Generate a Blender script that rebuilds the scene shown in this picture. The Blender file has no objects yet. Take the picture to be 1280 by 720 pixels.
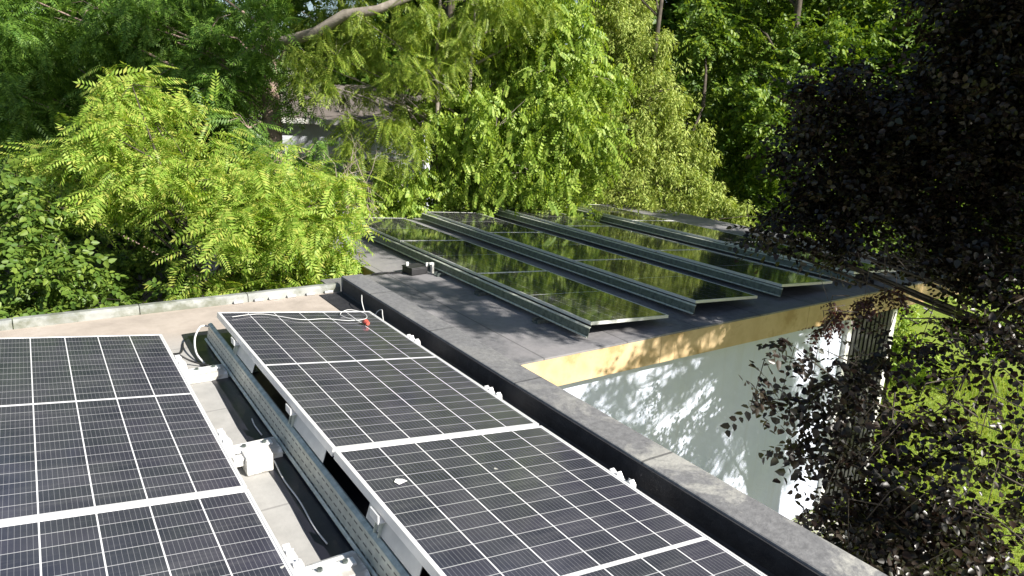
import bpy, math, random
import numpy as np
from mathutils import Vector, Matrix

# ------------------------------------------------------------------ camera, sky, sun, exposure
scene = bpy.context.scene
COL = scene.collection
R = math.radians

cam_data = bpy.data.cameras.new("camera")
cam = bpy.data.objects.new("camera", cam_data)
COL.objects.link(cam)
cam_data.sensor_width = 36.0
cam_data.lens = 25.19
cam_data.clip_start = 0.05
cam_data.clip_end = 600.0
cr, cu, cf = Vector((0.8331, -0.5516, 0.0404)), Vector((0.1093, 0.2358, 0.9656)), Vector((0.5422, 0.8001, -0.2567))
cam.matrix_world = Matrix(((cr.x, cu.x, -cf.x, 0), (cr.y, cu.y, -cf.y, 0), (cr.z, cu.z, -cf.z, 4.33), (0, 0, 0, 1)))
scene.camera = cam

SUN_DIR = Vector((0.62, -1.30, 1.02)).normalized()          # towards the sun
sun_el = math.asin(SUN_DIR.z)
world = bpy.data.worlds.new("World")
scene.world = world
world.use_nodes = True
wn = world.node_tree
wn.nodes.clear()
w_out = wn.nodes.new("ShaderNodeOutputWorld")
w_bg = wn.nodes.new("ShaderNodeBackground")
w_sky = wn.nodes.new("ShaderNodeTexSky")
w_sky.sky_type = 'NISHITA'
w_sky.sun_disc = False
w_sky.sun_elevation = sun_el
w_sky.sun_rotation = math.atan2(SUN_DIR.x, SUN_DIR.y)
w_bg.inputs["Strength"].default_value = 0.058
wn.links.new(w_sky.outputs[0], w_bg.inputs[0])
wn.links.new(w_bg.outputs[0], w_out.inputs[0])

sd = bpy.data.lights.new("sun", 'SUN')
sd.energy = 5.0
sd.angle = R(0.53)
sd.color = (1.0, 0.95, 0.87)
sun = bpy.data.objects.new("sun", sd)
COL.objects.link(sun)
sun.rotation_euler = SUN_DIR.to_track_quat('Z', 'Y').to_euler()

scene.view_settings.view_transform = 'Standard'
scene.view_settings.look = 'None'
scene.view_settings.gamma = 1.0
scene.view_settings.use_curve_mapping = False
scene.view_settings.exposure = 1.08
scene.cycles.max_bounces = 8
scene.cycles.transparent_max_bounces = 8

# ------------------------------------------------------------------ helpers
rnd = random.Random(7)


def tag(o, label=None, cat=None, group=None, kind=None):
    if label: o["label"] = label
    if cat: o["category"] = cat
    if group: o["group"] = group
    if kind: o["kind"] = kind
    return o


def thing(name, label, cat, loc=(0, 0, 0), rot=(0, 0, 0), group=None):
    o = bpy.data.objects.new(name, None)
    o.empty_display_size = 0.1
    COL.objects.link(o)
    o.location = loc
    o.rotation_euler = rot
    return tag(o, label, cat, group)


class MB:
    """collects shapes for ONE mesh object"""
    def __init__(s):
        s.v, s.f = [], []

    def add(s, vs, fs):
        n = len(s.v)
        s.v += [tuple(q) for q in vs]
        s.f += [tuple(i + n for i in f) for f in fs]
        return s

    def box(s, x0, x1, y0, y1, z0, z1):
        vs = [(x, y, z) for x in (x0, x1) for y in (y0, y1) for z in (z0, z1)]
        return s.add(vs, [(0, 1, 3, 2), (4, 6, 7, 5), (0, 4, 5, 1), (2, 3, 7, 6), (0, 2, 6, 4), (1, 5, 7, 3)])

    def prism_y(s, prof, y0, y1):
        """closed profile in x,z swept along y"""
        n = len(prof)
        vs = [(x, y0, z) for x, z in prof] + [(x, y1, z) for x, z in prof]
        fs = [(i, (i + 1) % n, n + (i + 1) % n, n + i) for i in range(n)]
        fs += [tuple(range(n))[::-1], tuple(range(n, 2 * n))]
        return s.add(vs, fs)

    def prism_x(s, prof, x0, x1):
        n = len(prof)
        vs = [(x0, y, z) for y, z in prof] + [(x1, y, z) for y, z in prof]
        fs = [(i, (i + 1) % n, n + (i + 1) % n, n + i) for i in range(n)]
        fs += [tuple(range(n))[::-1], tuple(range(n, 2 * n))]
        return s.add(vs, fs)

    def tube(s, path, radii, sides=7, cap=True):
        path = [Vector(p) for p in path]
        if not hasattr(radii, '__len__'): radii = [radii] * len(path)
        vs, fs = [], []
        ref = Vector((0.13, 0.31, 0.94))
        for i, p in enumerate(path):
            t = (path[min(i + 1, len(path) - 1)] - path[max(i - 1, 0)])
            if t.length < 1e-9: t = Vector((0, 0, 1))
            t.normalize()
            a = t.cross(ref)
            if a.length < 0.05: a = t.cross(Vector((1, 0, 0)))
            a.normalize()
            b = t.cross(a)
            for k in range(sides):
                th = 2 * math.pi * k / sides
                vs.append(p + (a * math.cos(th) + b * math.sin(th)) * radii[i])
        for i in range(len(path) - 1):
            for k in range(sides):
                k2 = (k + 1) % sides
                fs.append((i * sides + k, i * sides + k2, (i + 1) * sides + k2, (i + 1) * sides + k))
        if cap:
            fs.append(tuple(range(sides))[::-1])
            fs.append(tuple(range((len(path) - 1) * sides, len(path) * sides)))
        return s.add(vs, fs)

    def build(s, name, mat, parent=None, bevel=0.0, smooth=False):
        me = bpy.data.meshes.new(name)
        me.from_pydata(s.v, [], s.f)
        me.validate()
        if smooth:
            me.polygons.foreach_set("use_smooth", [True] * len(me.polygons))
        me.update()
        o = bpy.data.objects.new(name, me)
        COL.objects.link(o)
        if mat: me.materials.append(mat)
        if parent: o.parent = parent
        if bevel:
            m = o.modifiers.new("bevel", 'BEVEL')
            m.width = bevel
            m.segments = 2
            m.limit_method = 'ANGLE'
        return o


def copy_thing(root, loc, label, group=None, rot=None):
    r = root.copy()
    COL.objects.link(r)
    r.location = loc
    if rot: r.rotation_euler = rot
    tag(r, label, None, group)
    for ch in list(root.children):
        c = ch.copy()
        COL.objects.link(c)
        c.parent = r
        for g in list(ch.children):
            d = g.copy()
            COL.objects.link(d)
            d.parent = c
    return r


# ------------------------------------------------------------------ materials
class NT:
    """tiny node-tree writer"""
    def __init__(s, name):
        s.m = bpy.data.materials.new(name)
        s.m.use_nodes = True
        s.t = s.m.node_tree
        s.b = s.t.nodes["Principled BSDF"]
        s.out = s.t.nodes["Material Output"]

    def n(s, typ, **kw):
        nd = s.t.nodes.new(typ)
        for k, v in kw.items():
            if k.startswith("i_"):
                nd.inputs[int(k[2:]) if k[2:].isdigit() else k[2:]].default_value = v
            else:
                setattr(nd, k, v)
        return nd

    def l(s, a, b):
        s.t.links.new(a, b)

    def math(s, op, a, b=None, clamp=False):
        nd = s.t.nodes.new("ShaderNodeMath")
        nd.operation = op
        nd.use_clamp = clamp
        for i, q in enumerate((a, b)):
            if q is None: continue
            if isinstance(q, (int, float)): nd.inputs[i].default_value = q
            else: s.l(q, nd.inputs[i])
        return nd.outputs[0]

    def coord(s, kind="Object"):
        return s.n("ShaderNodeTexCoord").outputs[kind]

    def noise(s, scale, detail=4, rough=0.55, vec=None, dist=0.0):
        nd = s.n("ShaderNodeTexNoise")
        nd.inputs["Scale"].default_value = scale
        nd.inputs["Detail"].default_value = detail
        nd.inputs["Roughness"].default_value = rough
        nd.inputs["Distortion"].default_value = dist
        s.l(vec if vec is not None else s.coord(), nd.inputs["Vector"])
        return nd.outputs[0]

    def ramp(s, fac, stops):
        nd = s.n("ShaderNodeValToRGB")
        e = nd.color_ramp.elements
        while len(e) < len(stops): e.new(0.5)
        for el, (p, c) in zip(e, stops):
            el.position = p
            el.color = (*c, 1) if len(c) == 3 else c
        s.l(fac, nd.inputs[0])
        return nd.outputs[0]

    def mix(s, fac, a, b):
        nd = s.n("ShaderNodeMix", data_type='RGBA')
        for sock, q in ((nd.inputs[0], fac), (nd.inputs[6], a), (nd.inputs[7], b)):
            if isinstance(q, (int, float)): sock.default_value = q
            elif isinstance(q, tuple): sock.default_value = (*q, 1)
            else: s.l(q, sock)
        return nd.outputs[2]

    def bump(s, h, strength=0.3, dist=0.01):
        nd = s.n("ShaderNodeBump")
        nd.inputs["Strength"].default_value = strength
        nd.inputs["Distance"].default_value = dist
        s.l(h, nd.inputs["Height"])
        s.l(nd.outputs[0], s.b.inputs["Normal"])


def surf(name, c1, c2, scale=6.0, rough=0.7, metal=0.0, bump=0.0, spec=0.5, detail=5, bscale=None, c3=None, s3=1.2):
    t = NT(name)
    col = t.ramp(t.noise(scale, detail), [(0.3, c1), (0.7, c2)])
    if c3:
        col = t.mix(t.ramp(t.noise(s3, 6, 0.65), [(0.5, (0, 0, 0)), (0.62, (1, 1, 1))]), col, c3)
    t.l(col, t.b.inputs["Base Color"])
    t.b.inputs["Roughness"].default_value = rough
    t.b.inputs["Metallic"].default_value = metal
    t.b.inputs["Specular IOR Level"].default_value = spec
    if bump:
        t.bump(t.noise(bscale or scale * 4, 6), bump, 0.01)
    return t.m


def leaf_mat(name, cols, trans=0.35, rough=0.5, spec=0.35, tcol=None):
    """one random hue per leaf; leaves let some light through"""
    t = NT(name)
    g = t.n("ShaderNodeNewGeometry")
    n = len(cols)
    col = t.ramp(g.outputs["Random Per Island"], [(i / (n - 1), c) for i, c in enumerate(cols)])
    t.l(col, t.b.inputs["Base Color"])
    t.b.inputs["Roughness"].default_value = rough
    t.b.inputs["Specular IOR Level"].default_value = spec
    tr = t.n("ShaderNodeBsdfTranslucent")
    mul = t.n("ShaderNodeMix", data_type='RGBA', blend_type='MULTIPLY')
    mul.inputs[0].default_value = 1.0
    t.l(col, mul.inputs[6])
    mul.inputs[7].default_value = (*(tcol or (1.5, 1.45, 0.7)), 1)
    t.l(mul.outputs[2], tr.inputs["Color"])
    mx = t.n("ShaderNodeMixShader")
    mx.inputs[0].default_value = trans
    t.l(t.b.outputs[0], mx.inputs[1])
    t.l(tr.outputs[0], mx.inputs[2])
    t.l(mx.outputs[0], t.out.inputs["Surface"])
    return t.m


def cell_mat(name, W, L, ncol, nrow, line, rough, dust, cell=(0.022, 0.022, 0.034), border=0.016, rowlen_gap=0.018, colw=0.006, roww=0.0035, ior=1.5):
    """half-cut solar cells behind glass: white column, row and middle gaps, fine busbars"""
    t = NT(name)
    sep = t.n("ShaderNodeSeparateXYZ")
    t.l(t.coord("Object"), sep.inputs[0])
    x = t.math('MULTIPLY', sep.outputs[0], -1.0)      # 0..W from the low edge
    y = t.math('MULTIPLY', sep.outputs[1], -1.0)      # 0..L from the far edge
    px = (W - 2 * border) / ncol
    half = L / 2
    py = (half - border - rowlen_gap / 2) / (nrow / 2)

    def grid(c, off, pitch, w):
        a = t.math('SUBTRACT', c, off)
        a = t.math('DIVIDE', a, pitch)
        fr = t.math('FRACT', a)
        d = t.math('ABSOLUTE', t.math('SUBTRACT', fr, 0.5))
        return t.math('GREATER_THAN', d, 0.5 - w / 2 / pitch)
    colm = grid(x, border, px, colw)
    yh = t.math('SUBTRACT', half, t.math('ABSOLUTE', t.math('SUBTRACT', y, half)))   # 0 at either end .. half at the middle
    rowm = grid(yh, border, py, roww)
    mid = t.math('GREATER_THAN', yh, half - rowlen_gap / 2)
    b1 = t.math('LESS_THAN', yh, border)
    b2 = t.math('GREATER_THAN', t.math('ABSOLUTE', t.math('SUBTRACT', x, W / 2)), W / 2 - border)
    hard = t.math('MAXIMUM', t.math('MAXIMUM', colm, mid), t.math('MAXIMUM', b1, b2))
    bus = grid(x, border, px / 10, 0.0014)
    # each half cell its own slightly different blue-black
    cid = t.n("ShaderNodeCombineXYZ")
    t.l(t.math('FLOOR', t.math('DIVIDE', t.math('SUBTRACT', x, border), px)), cid.inputs[0])
    t.l(t.math('FLOOR', t.math('DIVIDE', t.math('SUBTRACT', yh, border), py)), cid.inputs[1])
    oi = t.n("ShaderNodeObjectInfo")
    t.l(oi.outputs["Random"], cid.inputs[2])
    wn_ = t.n("ShaderNodeTexWhiteNoise")
    t.l(cid.outputs[0], wn_.inputs["Vector"])
    c2 = (cell[0] * 1.9, cell[1] * 1.6, cell[2] * 1.5)
    base = t.mix(wn_.outputs["Value"], cell, c2)
    base = t.mix(t.math('MULTIPLY', bus, 0.30), base, (0.45, 0.45, 0.47))
    base = t.mix(t.math('MULTIPLY', rowm, 0.5), base, line)
    base = t.mix(hard, base, line)
    # dust film on the glass, thicker in patches and along the low edge
    dn = t.ramp(t.noise(3.5, 7, 0.65), [(0.35, (0.25, 0.25, 0.25)), (0.75, (1, 1, 1))])
    low = t.math('ADD', 1.0, t.math('MULTIPLY', t.math('LESS_THAN', x, 0.03), 0.8))
    dfac = t.math('MULTIPLY', t.math('MULTIPLY', dn, dust), low)
    base = t.mix(dfac, base, (0.47, 0.46, 0.48))
    stretch = t.n("ShaderNodeMapping")
    stretch.inputs["Scale"].default_value = (1.2, 14.0, 1.0)
    t.l(t.coord(), stretch.inputs["Vector"])
    run = t.ramp(t.noise(1.0, 6, 0.7, vec=stretch.outputs[0]), [(0.52, (0, 0, 0)), (0.78, (1, 1, 1))])
    base = t.mix(t.math('MULTIPLY', run, dust * 0.9), base, (0.52, 0.51, 0.50))
    vor = t.n("ShaderNodeTexVoronoi")
    vor.inputs["Scale"].default_value = 2.6
    wob = t.n("ShaderNodeVectorMath", operation='ADD')
    t.l(t.coord(), wob.inputs[0])
    nz = t.n("ShaderNodeTexNoise"); nz.inputs["Scale"].default_value = 40.0
    t.l(t.coord(), nz.inputs["Vector"])
    sc2 = t.n("ShaderNodeVectorMath", operation='SCALE'); sc2.inputs[3].default_value = 0.03
    t.l(nz.outputs[1], sc2.inputs[0]); t.l(sc2.outputs[0], wob.inputs[1])
    oi2 = t.n("ShaderNodeVectorMath", operation='ADD')
    t.l(wob.outputs[0], oi2.inputs[0]); t.l(oi.outputs["Location"], oi2.inputs[1])
    t.l(oi2.outputs[0], vor.inputs["Vector"])
    spot = t.math('MULTIPLY', t.math('LESS_THAN', vor.outputs["Distance"], 0.022), 0.75)
    base = t.mix(spot, base, (0.62, 0.61, 0.56))
    t.l(base, t.b.inputs["Base Color"])
    r_ = t.math('ADD', rough, t.math('MULTIPLY', dn, 0.05))
    t.l(r_, t.b.inputs["Roughness"])
    t.b.inputs["IOR"].default_value = ior
    return t.m


M = {}
M['alu'] = surf('aluminium', (0.72, 0.72, 0.72), (0.82, 0.82, 0.81), 20, 0.42, 0.35)
M['alu_dull'] = surf('dull_aluminium', (0.5, 0.51, 0.52), (0.62, 0.63, 0.63), 14, 0.45, 0.6)
M['trim_grey'] = surf('weathered_trim', (0.24, 0.25, 0.235), (0.38, 0.39, 0.365), 7, 0.6, 0.1, 0.2, c3=(0.17, 0.18, 0.14), s3=4)
M['galv'] = surf('galvanised_steel', (0.42, 0.45, 0.39), (0.70, 0.72, 0.63), 26, 0.5, 0.25, 0.25)
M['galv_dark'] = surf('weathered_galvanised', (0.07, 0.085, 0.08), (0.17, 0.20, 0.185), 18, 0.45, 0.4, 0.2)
M['white_metal'] = surf('white_metal', (0.62, 0.62, 0.60), (0.76, 0.76, 0.74), 9, 0.5, 0.0, c3=(0.42, 0.40, 0.36), s3=8)
M['concrete_white'] = surf('pale_concrete', (0.60, 0.59, 0.56), (0.76, 0.75, 0.72), 18, 0.9, 0.0, 0.6, c3=(0.45, 0.43, 0.39), s3=9)
M['black_rubber'] = surf('black_rubber', (0.012, 0.012, 0.013), (0.022, 0.022, 0.024), 12, 0.6)
M['mat'] = surf('sheet_black', (0.010, 0.010, 0.016), (0.020, 0.020, 0.030), 3, 0.28, 0, 0.3, bscale=5)
M['white_cable'] = surf('white_cable', (0.62, 0.62, 0.6), (0.72, 0.72, 0.7), 20, 0.5)
M['red_plastic'] = surf('red_plastic', (0.5, 0.07, 0.05), (0.62, 0.14, 0.1), 30, 0.4)
M['paper'] = surf('paper', (0.75, 0.75, 0.72), (0.82, 0.82, 0.8), 30, 0.8)
M['wall_white'] = surf('white_render', (0.62, 0.645, 0.72), (0.71, 0.735, 0.80), 2.5, 0.85, 0.0, 0.25, bscale=60)
M['wall_near'] = surf('grey_render', (0.42, 0.41, 0.39), (0.52, 0.51, 0.49), 3, 0.9, 0.0, 0.2, bscale=50)
M['fascia'] = surf('ochre_timber', (0.50, 0.355, 0.19), (0.64, 0.485, 0.295), 5, 0.6, 0.0, 0.15, c3=(0.42, 0.28, 0.13), s3=2.5)
M['fascia_brown'] = surf('brown_timber', (0.16, 0.10, 0.05), (0.26, 0.17, 0.09), 7, 0.7)
M['dark_slat'] = surf('charcoal_slats', (0.018, 0.018, 0.02), (0.04, 0.04, 0.043), 8, 0.55)
M['brick'] = None
M['roof_tile'] = surf('roof_tiles', (0.10, 0.085, 0.075), (0.18, 0.155, 0.14), 4, 0.85, 0, 0.4)
M['near_black'] = surf('near_black', (0.010, 0.010, 0.013), (0.028, 0.028, 0.032), 16, 0.7, 0, 0.3)
M['glass'] = surf('window_glass', (0.02, 0.025, 0.03), (0.03, 0.035, 0.04), 3, 0.06, 0.0, spec=0.8)
M['bark_dark'] = surf('dark_bark', (0.035, 0.028, 0.022), (0.10, 0.08, 0.06), 9, 0.9, 0, 0.8, bscale=16)
M['bark_grey'] = surf('grey_bark', (0.17, 0.145, 0.12), (0.34, 0.30, 0.26), 7, 0.9, 0, 0.8, bscale=18)
M['bark_pink'] = surf('pinkish_bark', (0.22, 0.15, 0.125), (0.38, 0.28, 0.24), 6, 0.9, 0, 0.8, bscale=14)
M['dead_wood'] = surf('dead_wood', (0.20, 0.17, 0.12), (0.36, 0.31, 0.24), 12, 0.85)

# rendered wall: faint mottling, vertical run marks, trowel texture
t = NT('stained_white_render')
sp = t.n("ShaderNodeSeparateXYZ")
t.l(t.coord(), sp.inputs[0])
cb = t.n("ShaderNodeCombineXYZ")
t.l(t.math('MULTIPLY', sp.outputs[0], 7.0), cb.inputs[0])
t.l(t.math('MULTIPLY', sp.outputs[2], 0.35), cb.inputs[2])
run = t.ramp(t.noise(1.0, 5, 0.6, vec=cb.outputs[0]), [(0.5, (0, 0, 0)), (0.75, (1, 1, 1))])
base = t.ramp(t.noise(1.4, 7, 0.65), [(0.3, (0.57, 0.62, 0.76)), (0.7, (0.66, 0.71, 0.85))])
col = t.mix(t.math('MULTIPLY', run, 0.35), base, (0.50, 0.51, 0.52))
t.l(col, t.b.inputs["Base Color"])
t.b.inputs["Roughness"].default_value = 0.9
t.bump(t.noise(38, 6, 0.6), 0.5, 0.008)
M['wall_out'] = t.m

# brick of the far house
t = NT('pink_brick')
bk = t.n("ShaderNodeTexBrick")
t.l(t.coord(), bk.inputs["Vector"])
bk.inputs["Color1"].default_value = (0.36, 0.22, 0.18, 1)
bk.inputs["Color2"].default_value = (0.46, 0.30, 0.25, 1)
bk.inputs["Mortar"].default_value = (0.5, 0.46, 0.42, 1)
bk.inputs["Scale"].default_value = 4.0
t.l(bk.outputs[0], t.b.inputs["Base Color"])
t.b.inputs["Roughness"].default_value = 0.9
M['brick'] = t.m

# near roof membrane: pale grey felt, brown silt washed to the back edge
t = NT('pale_roof_membrane')
P_ = t.coord("Object")
sp = t.n("ShaderNodeSeparateXYZ")
t.l(P_, sp.inputs[0])
base = t.ramp(t.noise(9, 6, 0.65), [(0.3, (0.30, 0.295, 0.28)), (0.7, (0.40, 0.39, 0.37))])
n1 = t.noise(1.6, 6, 0.6)
sil = t.math('ADD', t.math('MULTIPLY', t.math('SUBTRACT', sp.outputs[1], 4.62), 2.2), t.math('SUBTRACT', n1, 0.5), True)
silt = t.ramp(t.noise(3.0, 7, 0.7), [(0.3, (0.30, 0.255, 0.21)), (0.55, (0.42, 0.36, 0.30)), (0.75, (0.50, 0.44, 0.385))])
col = t.mix(t.math('MULTIPLY', sil, 0.92), base, silt)
seam = t.math('LESS_THAN', t.math('ABSOLUTE', t.math('SUBTRACT', t.math('FRACT', t.math('DIVIDE', sp.outputs[1], 1.05)), 0.5)), 0.006)
col = t.mix(t.math('MULTIPLY', seam, 0.5), col, (0.16, 0.155, 0.15))
t.l(col, t.b.inputs["Base Color"])
t.b.inputs["Roughness"].default_value = 0.85
t.bump(t.noise(70, 4), 0.25, 0.004)
M['roof_near'] = t.m

# mineral felt, grey, of the parapet: lichen and worn pale patches
t = NT('grey_mineral_felt')
base = t.ramp(t.noise(30, 5, 0.7), [(0.3, (0.115, 0.115, 0.118)), (0.7, (0.20, 0.20, 0.202))])
lich = t.ramp(t.noise(2.2, 8, 0.72, dist=0.6), [(0.5, (0, 0, 0)), (0.60, (1, 1, 1))])
sp = t.n("ShaderNodeSeparateXYZ")
t.l(t.coord(), sp.inputs[0])
nearer = t.math('ADD', 0.15, t.math('MULTIPLY', t.math('SUBTRACT', 3.3, sp.outputs[1]), 0.4, True), True)
col = t.mix(t.math('MULTIPLY', t.math('MULTIPLY', lich, 0.8), nearer), base, (0.46, 0.45, 0.40))
lapf = t.math('FRACT', t.math('DIVIDE', t.math('ADD', sp.outputs[1], t.math('MULTIPLY', t.noise(5.0, 2), 0.02)), 1.0))
col = t.mix(t.math('MULTIPLY', t.math('LESS_THAN', lapf, 0.014), 0.7), col, (0.04, 0.04, 0.042))
t.l(col, t.b.inputs["Base Color"])
t.b.inputs["Roughness"].default_value = 0.75
t.bump(t.noise(55, 6), 0.5, 0.006)
M['felt'] = t.m

# far roof felt: sheets with laps along y
t = NT('grey_roof_felt')
base = t.ramp(t.noise(14, 6, 0.7), [(0.3, (0.11, 0.11, 0.117)), (0.7, (0.20, 0.197, 0.205))])
pat = t.ramp(t.noise(1.3, 5, 0.6), [(0.42, (0, 0, 0)), (0.6, (1, 1, 1))])
col = t.mix(t.math('MULTIPLY', pat, 0.55), base, (0.30, 0.285, 0.29))
sp = t.n("ShaderNodeSeparateXYZ")
t.l(t.coord(), sp.inputs[0])
lap = t.math('LESS_THAN', t.math('FRACT', t.math('DIVIDE', t.math('ADD', sp.outputs[0], 0.35), 0.98)), 0.016)
col = t.mix(t.math('MULTIPLY', lap, 0.6), col, (0.05, 0.05, 0.052))
t.l(col, t.b.inputs["Base Color"])
t.b.inputs["Roughness"].default_value = 0.7
t.bump(t.noise(45, 5), 0.35, 0.005)
M['roof_far'] = t.m

# perforated galvanised sheet
t = NT('perforated_sheet')
sp = t.n("ShaderNodeSeparateXYZ")
t.l(t.coord(), sp.inputs[0])
fy = t.math('FRACT', t.math('DIVIDE', sp.outputs[1], 0.05))
sl = t.math('LESS_THAN', t.math('ABSOLUTE', t.math('SUBTRACT', fy, 0.5)), 0.33)
fz = t.math('FRACT', t.math('DIVIDE', sp.outputs[2], 0.034))
sz = t.math('LESS_THAN', t.math('ABSOLUTE', t.math('SUBTRACT', fz, 0.5)), 0.09)
col = t.ramp(t.noise(18, 5), [(0.3, (0.46, 0.48, 0.42)), (0.7, (0.70, 0.71, 0.63))])
col = t.mix(t.math('MULTIPLY', t.math('MULTIPLY', sl, sz), 0.85), col, (0.03, 0.035, 0.035))
t.l(col, t.b.inputs["Base Color"])
t.b.inputs["Metallic"].default_value = 0.3
t.b.inputs["Roughness"].default_value = 0.4
M['perf'] = t.m

# lawn
t = NT('lawn')
c = t.ramp(t.noise(1.1, 6, 0.7), [(0.3, (0.17, 0.26, 0.025)), (0.55, (0.25, 0.34, 0.035)), (0.75, (0.33, 0.39, 0.05))])
c = t.mix(t.ramp(t.noise(60, 3), [(0.4, (0, 0, 0)), (0.6, (1, 1, 1))]), c, (0.20, 0.27, 0.025))
t.l(c, t.b.inputs["Base Color"])
t.b.inputs["Roughness"].default_value = 0.9
t.bump(t.noise(90, 4), 0.9, 0.03)
M['lawn'] = t.m
M['soil'] = surf('leaf_litter', (0.035, 0.028, 0.018), (0.085, 0.065, 0.04), 5, 0.95, 0, 0.5)
M['paving'] = surf('paving', (0.32, 0.31, 0.29), (0.45, 0.43, 0.40), 6, 0.9, 0, 0.2)

M['leaf_sumac'] = leaf_mat('leaf_sumac', [(0.15, 0.26, 0.032), (0.23, 0.36, 0.05), (0.32, 0.44, 0.075), (0.39, 0.48, 0.10), (0.45, 0.45, 0.10)], 0.42)
M['leaf_walnut'] = leaf_mat('leaf_walnut', [(0.06, 0.14, 0.02), (0.11, 0.21, 0.032), (0.19, 0.31, 0.05)], 0.34)
M['leaf_over'] = leaf_mat('leaf_overhang', [(0.13, 0.21, 0.025), (0.21, 0.29, 0.04), (0.30, 0.36, 0.06)], 0.36)
M['leaf_hazel'] = leaf_mat('leaf_hazel', [(0.15, 0.25, 0.034), (0.25, 0.36, 0.055), (0.37, 0.46, 0.09)], 0.34)
M['leaf_cedar'] = leaf_mat('leaf_cedar', [(0.19, 0.27, 0.05), (0.31, 0.39, 0.08), (0.44, 0.48, 0.13)], 0.22, 0.6)
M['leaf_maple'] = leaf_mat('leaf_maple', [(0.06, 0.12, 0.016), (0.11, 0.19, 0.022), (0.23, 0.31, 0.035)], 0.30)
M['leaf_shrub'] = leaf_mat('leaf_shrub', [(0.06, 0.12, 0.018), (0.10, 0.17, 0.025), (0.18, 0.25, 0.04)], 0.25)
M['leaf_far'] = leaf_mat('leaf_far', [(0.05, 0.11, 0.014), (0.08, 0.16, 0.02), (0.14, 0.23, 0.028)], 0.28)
M['leaf_beech'] = leaf_mat('leaf_copper', [(0.009, 0.009, 0.006), (0.017, 0.014, 0.010), (0.030, 0.018, 0.012), (0.025, 0.030, 0.013)], 0.14, 0.36, 0.45, (1.3, 0.6, 0.5))
M['leaf_red'] = leaf_mat('leaf_red', [(0.035, 0.012, 0.010), (0.07, 0.022, 0.016), (0.04, 0.03, 0.014)], 0.2, 0.42, 0.4, (1.4, 0.6, 0.5))

PW, PL = 1.038, 2.092
FW, FL = 1.038, 2.092
M['cells_near'] = cell_mat('solar_cells_near', PW, PL, 6, 24, (0.72, 0.72, 0.73), 0.075, 0.10, cell=(0.014, 0.0165, 0.029), colw=0.0052)
M['cells_far'] = cell_mat('solar_cells_far', FW, FL, 6, 24, (0.55, 0.55, 0.53), 0.035, 0.04, cell=(0.008, 0.008, 0.012), colw=0.003, roww=0.002, rowlen_gap=0.014, ior=1.75)

# ------------------------------------------------------------------ ground
NEAR_Z = 2.70       # near roof surface
GZ = -1.0          # ground
FAR_Z = 2.13        # far roof surface
g = MB()
nx, ny = 40, 40
vs = [(-90 + 200 * i / nx, -60 + 220 * j / ny, GZ) for j in range(ny + 1) for i in range(nx + 1)]
g.add(vs, [(j * (nx + 1) + i, j * (nx + 1) + i + 1, (j + 1) * (nx + 1) + i + 1, (j + 1) * (nx + 1) + i) for j in range(ny) for i in range(nx)])
tag(g.build('lawn', M['lawn']), kind='structure')
g = MB()
g.add([(-20, 5.9, GZ + .004), (2.9, 5.9, GZ + .004), (2.9, 12, GZ + .004), (11.6, 12, GZ + .004), (14.5, 9.4, GZ + .004), (17, 9, GZ + .004), (40, 40, GZ + .004), (-30, 45, GZ + .004)], [tuple(range(8))])
tag(g.build('woodland_soil', M['soil']), kind='structure')
g = MB()
g.add([(2.3, -4, GZ + .008), (3.4, -4, GZ + .008), (3.4, 4.1, GZ + .008), (8.6, 4.1, GZ + .008), (8.6, 4.88, GZ + .008), (2.3, 4.88, GZ + .008)], [tuple(range(6))])
tag(g.build('paved_path', M['paving']), kind='structure')

# ------------------------------------------------------------------ near building (we stand on its flat roof)
house = thing('flat_roofed_house', 'grey flat-roofed house in the foreground with a felt-topped parapet', 'house', (0, 0, 0))
b = MB(); b.box(-7, 2.24, -9, 5.66, GZ, NEAR_Z - 0.12); b.build('wall', M['wall_near'], house)
b = MB(); b.box(-7.05, 2.07, -9.05, 5.60, NEAR_Z - 0.118, NEAR_Z); b.build('roof_deck', M['roof_near'], house)
b = MB(); b.box(2.072, 2.26, -9.05, 5.62, NEAR_Z - 0.30, NEAR_Z + 0.128); b.build('parapet', M['felt'], house, 0.008)
b = MB(); b.prism_y([(2.070, NEAR_Z + .004), (2.070, NEAR_Z + .118), (2.062, NEAR_Z + .118), (2.058, NEAR_Z + .02), (2.045, NEAR_Z + .008), (1.86, NEAR_Z + .006), (1.86, NEAR_Z + .002), (2.04, NEAR_Z + .002)], -9.0, 5.55)
b.build('black_strip', M['near_black'], house)  # black strip over the parapet's inner face and the floor beside it
# pale metal edge along the back in lengths, on small spacers
x = -7.05
while x < 2.06:
    x1 = min(x + 0.76, 2.064)
    dz = rnd.uniform(-.002, .002)
    b = MB(); b.prism_x([(5.602, NEAR_Z - .16), (5.602, NEAR_Z + .045 + dz), (5.625, NEAR_Z + .062 + dz), (5.675, NEAR_Z + .062 + dz), (5.70, NEAR_Z + .045 + dz), (5.70, NEAR_Z - .16)], x + .003, x1 - .003)
    b.build('roof_edge_trim', M['trim_grey'], house)
    x = x1
for i in range(6):
    xx = 1.20 + i * .14 + rnd.uniform(-.02, .02)
    b = MB(); b.box(xx, xx + .07, 5.575, 5.600, NEAR_Z + .002, NEAR_Z + .022); b.build('edge_spacer', M['alu_dull'], house, 0.004)

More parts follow.
